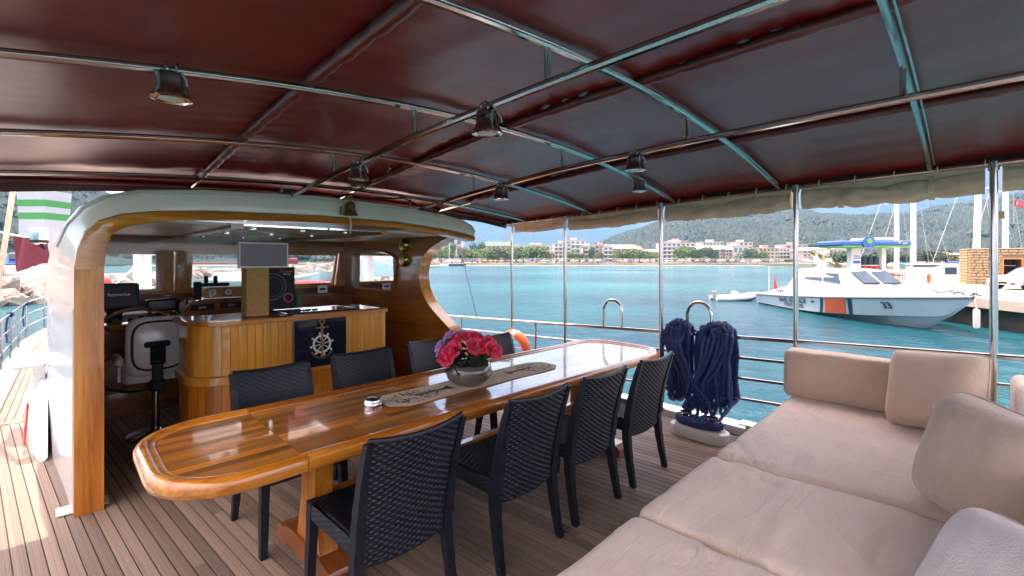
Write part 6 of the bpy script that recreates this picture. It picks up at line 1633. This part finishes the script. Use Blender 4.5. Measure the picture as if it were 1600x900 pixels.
b0 = 1.25
def tw_ring(z): k = b0*(1+.0+.10*abs((z-4.2)/4.2)**2); return [(-k,-k,z),(k,-k,z),(k,k,z),(-k,k,z)]
tw.rotation_euler = (0,0,R(-45))
LB(MB().loft([tw_ring(z) for z in (0,2,4,6,7.9,8.6)]),'shaft',plain('tower_paint',(.40,.42,.45),.6,var=.08,scale=.6),tw)
for z0,z1 in ((7.0,7.65),(5.75,6.4)): LB(MB().loft([[(x*1.012,y*1.012,zz) for x,y,_ in tw_ring(zz)] for zz in (z0,z1)]),'green_band',plain('band_green',(.01,.25,.05),.5),tw)
mb = MB()
for x in (-.9,-.3,.5,.9): mb.tube([(x,0,8.6),(x+.05,0,9.7)],.05,5); mb.tube([(x-.2,0,9.3),(x+.25,0,9.3)],.03,5)
LB(mb,'aerials','rubber',tw)
t = FT('white_launch','white motor launch with low cabin lying at the breakwater','boat',40,48,z=WL+.6); LB(MB().loft([[(x,-b_,.0),(x,-b_*1.2,1.2+s_),(x,b_*1.2,1.2+s_),(x,b_,0)] for x,b_,s_ in ((-3.2,.7,0),(0,1.2,.1),(2,.9,.3),(3.4,.05,.5))]),'hull','boatwhite',t,True); LB(MB().bbox(-1.5,1.4,-.9,.9,1.2,2.1,.2),'cabin','boatwhite',t)
t = FT('blue_boat','dark blue covered boat on the breakwater behind the rigging','boat',56,18,z=WL+1.5); LB(MB().loft([[(x,-b_,.2),(x,-b_*1.2,1.2),(x,0,1.2+h_),(x,b_*1.2,1.2),(x,b_,.2)] for x,b_,h_ in ((-4,.6,.4),(-1,1.3,1.4),(2,1.2,.9),(4.5,.1,.3))]),'cover','navycover',t,True); LB(MB().bbox(.5,3.5,-1,1,1.6,2.6,.2),'canopy','rubber',t)
t = thing('orange_float','orange lifebuoy hanging from the rigging at the picture edge','lifebuoy',(-.72,7.2,1.45)); MB().tube([(-.74+.0,7.2+.16*math.cos(a),1.36+.26*math.sin(a)) for a in [2*PI*k/20 for k in range(20)]],.055,10,closed=True).build('ring',M['orange'],t,True); MB().tube([(-.74,7.2,1.62),(-.74,7.2,2.0)],.008,5).build('line',M['print'],t,True)
MB().tube([(-1.1,7.2,1.50),(-.28,7.25,1.52)],.022,8).build('hanging_bar',M['white'],t,True)
for k,(x,y,s_) in enumerate(((12,44,1),(30,62,1.1))):
    t = thing('moored_gulet', ['gulet with burgundy covers moored ahead of the bow','second gulet with burgundy covers near the breakwater tip'][k],'boat',(x,y,WL))
    MB().loft([[(x-5+10*i/10*s_, y-1.6*max(.05,1-abs(2*i/10-1)**2.4), .2+WL) if False else (x-6+12*i/10, y-1.7*max(.05,1-abs(2*i/10-1)**2.4), WL+1.4+.6*(2*i/10-1)**2), (x-6+12*i/10, y, WL-.2), (x-6+12*i/10, y+1.7*max(.05,1-abs(2*i/10-1)**2.4), WL+1.4+.6*(2*i/10-1)**2)][0:3] for i in range(11)]).build('hull',M['white'],t,True)
    MB().bbox(x-2.5,x+2,y-1.1,y+1.1,WL+1.3,WL+2.2,.2).build('cabin',M['white'],t); MB().tube([(x,y,WL+1),(x,y,WL+13)],.13,8).build('mast',M['white'],t,True)
    MB().tube([(x,y,WL+3),(x+4,y,WL+3.1)],.28,8).build('boom_cover',M['burgundy'],t,True); MB().bbox(x-4.5,x-1,y-1.2,y+1.2,WL+2.9,WL+3.0,.04).build('awning',M['burgundy'],t)

# ================================================================ HAZE over the whole bay
hz = MB().box(-7000,7000,-7000,7000,-3.2,1700).build('haze', None); tag(hz,'thin blue summer haze over the bay and mountains','haze',kind='stuff')
m = bpy.data.materials.new('haze_air'); m.use_nodes = True; t = m.node_tree; t.nodes.clear()
pv = t.nodes.new('ShaderNodeVolumePrincipled'); pv.inputs['Color'].default_value = (.22,.60,1,1); pv.inputs['Density'].default_value = HAZE; pv.inputs['Anisotropy'].default_value = 0.0
ou = t.nodes.new('ShaderNodeOutputMaterial'); t.links.new(pv.outputs[0], ou.inputs['Volume']); hz.data.materials.append(m)
hz.display_type = 'WIRE'
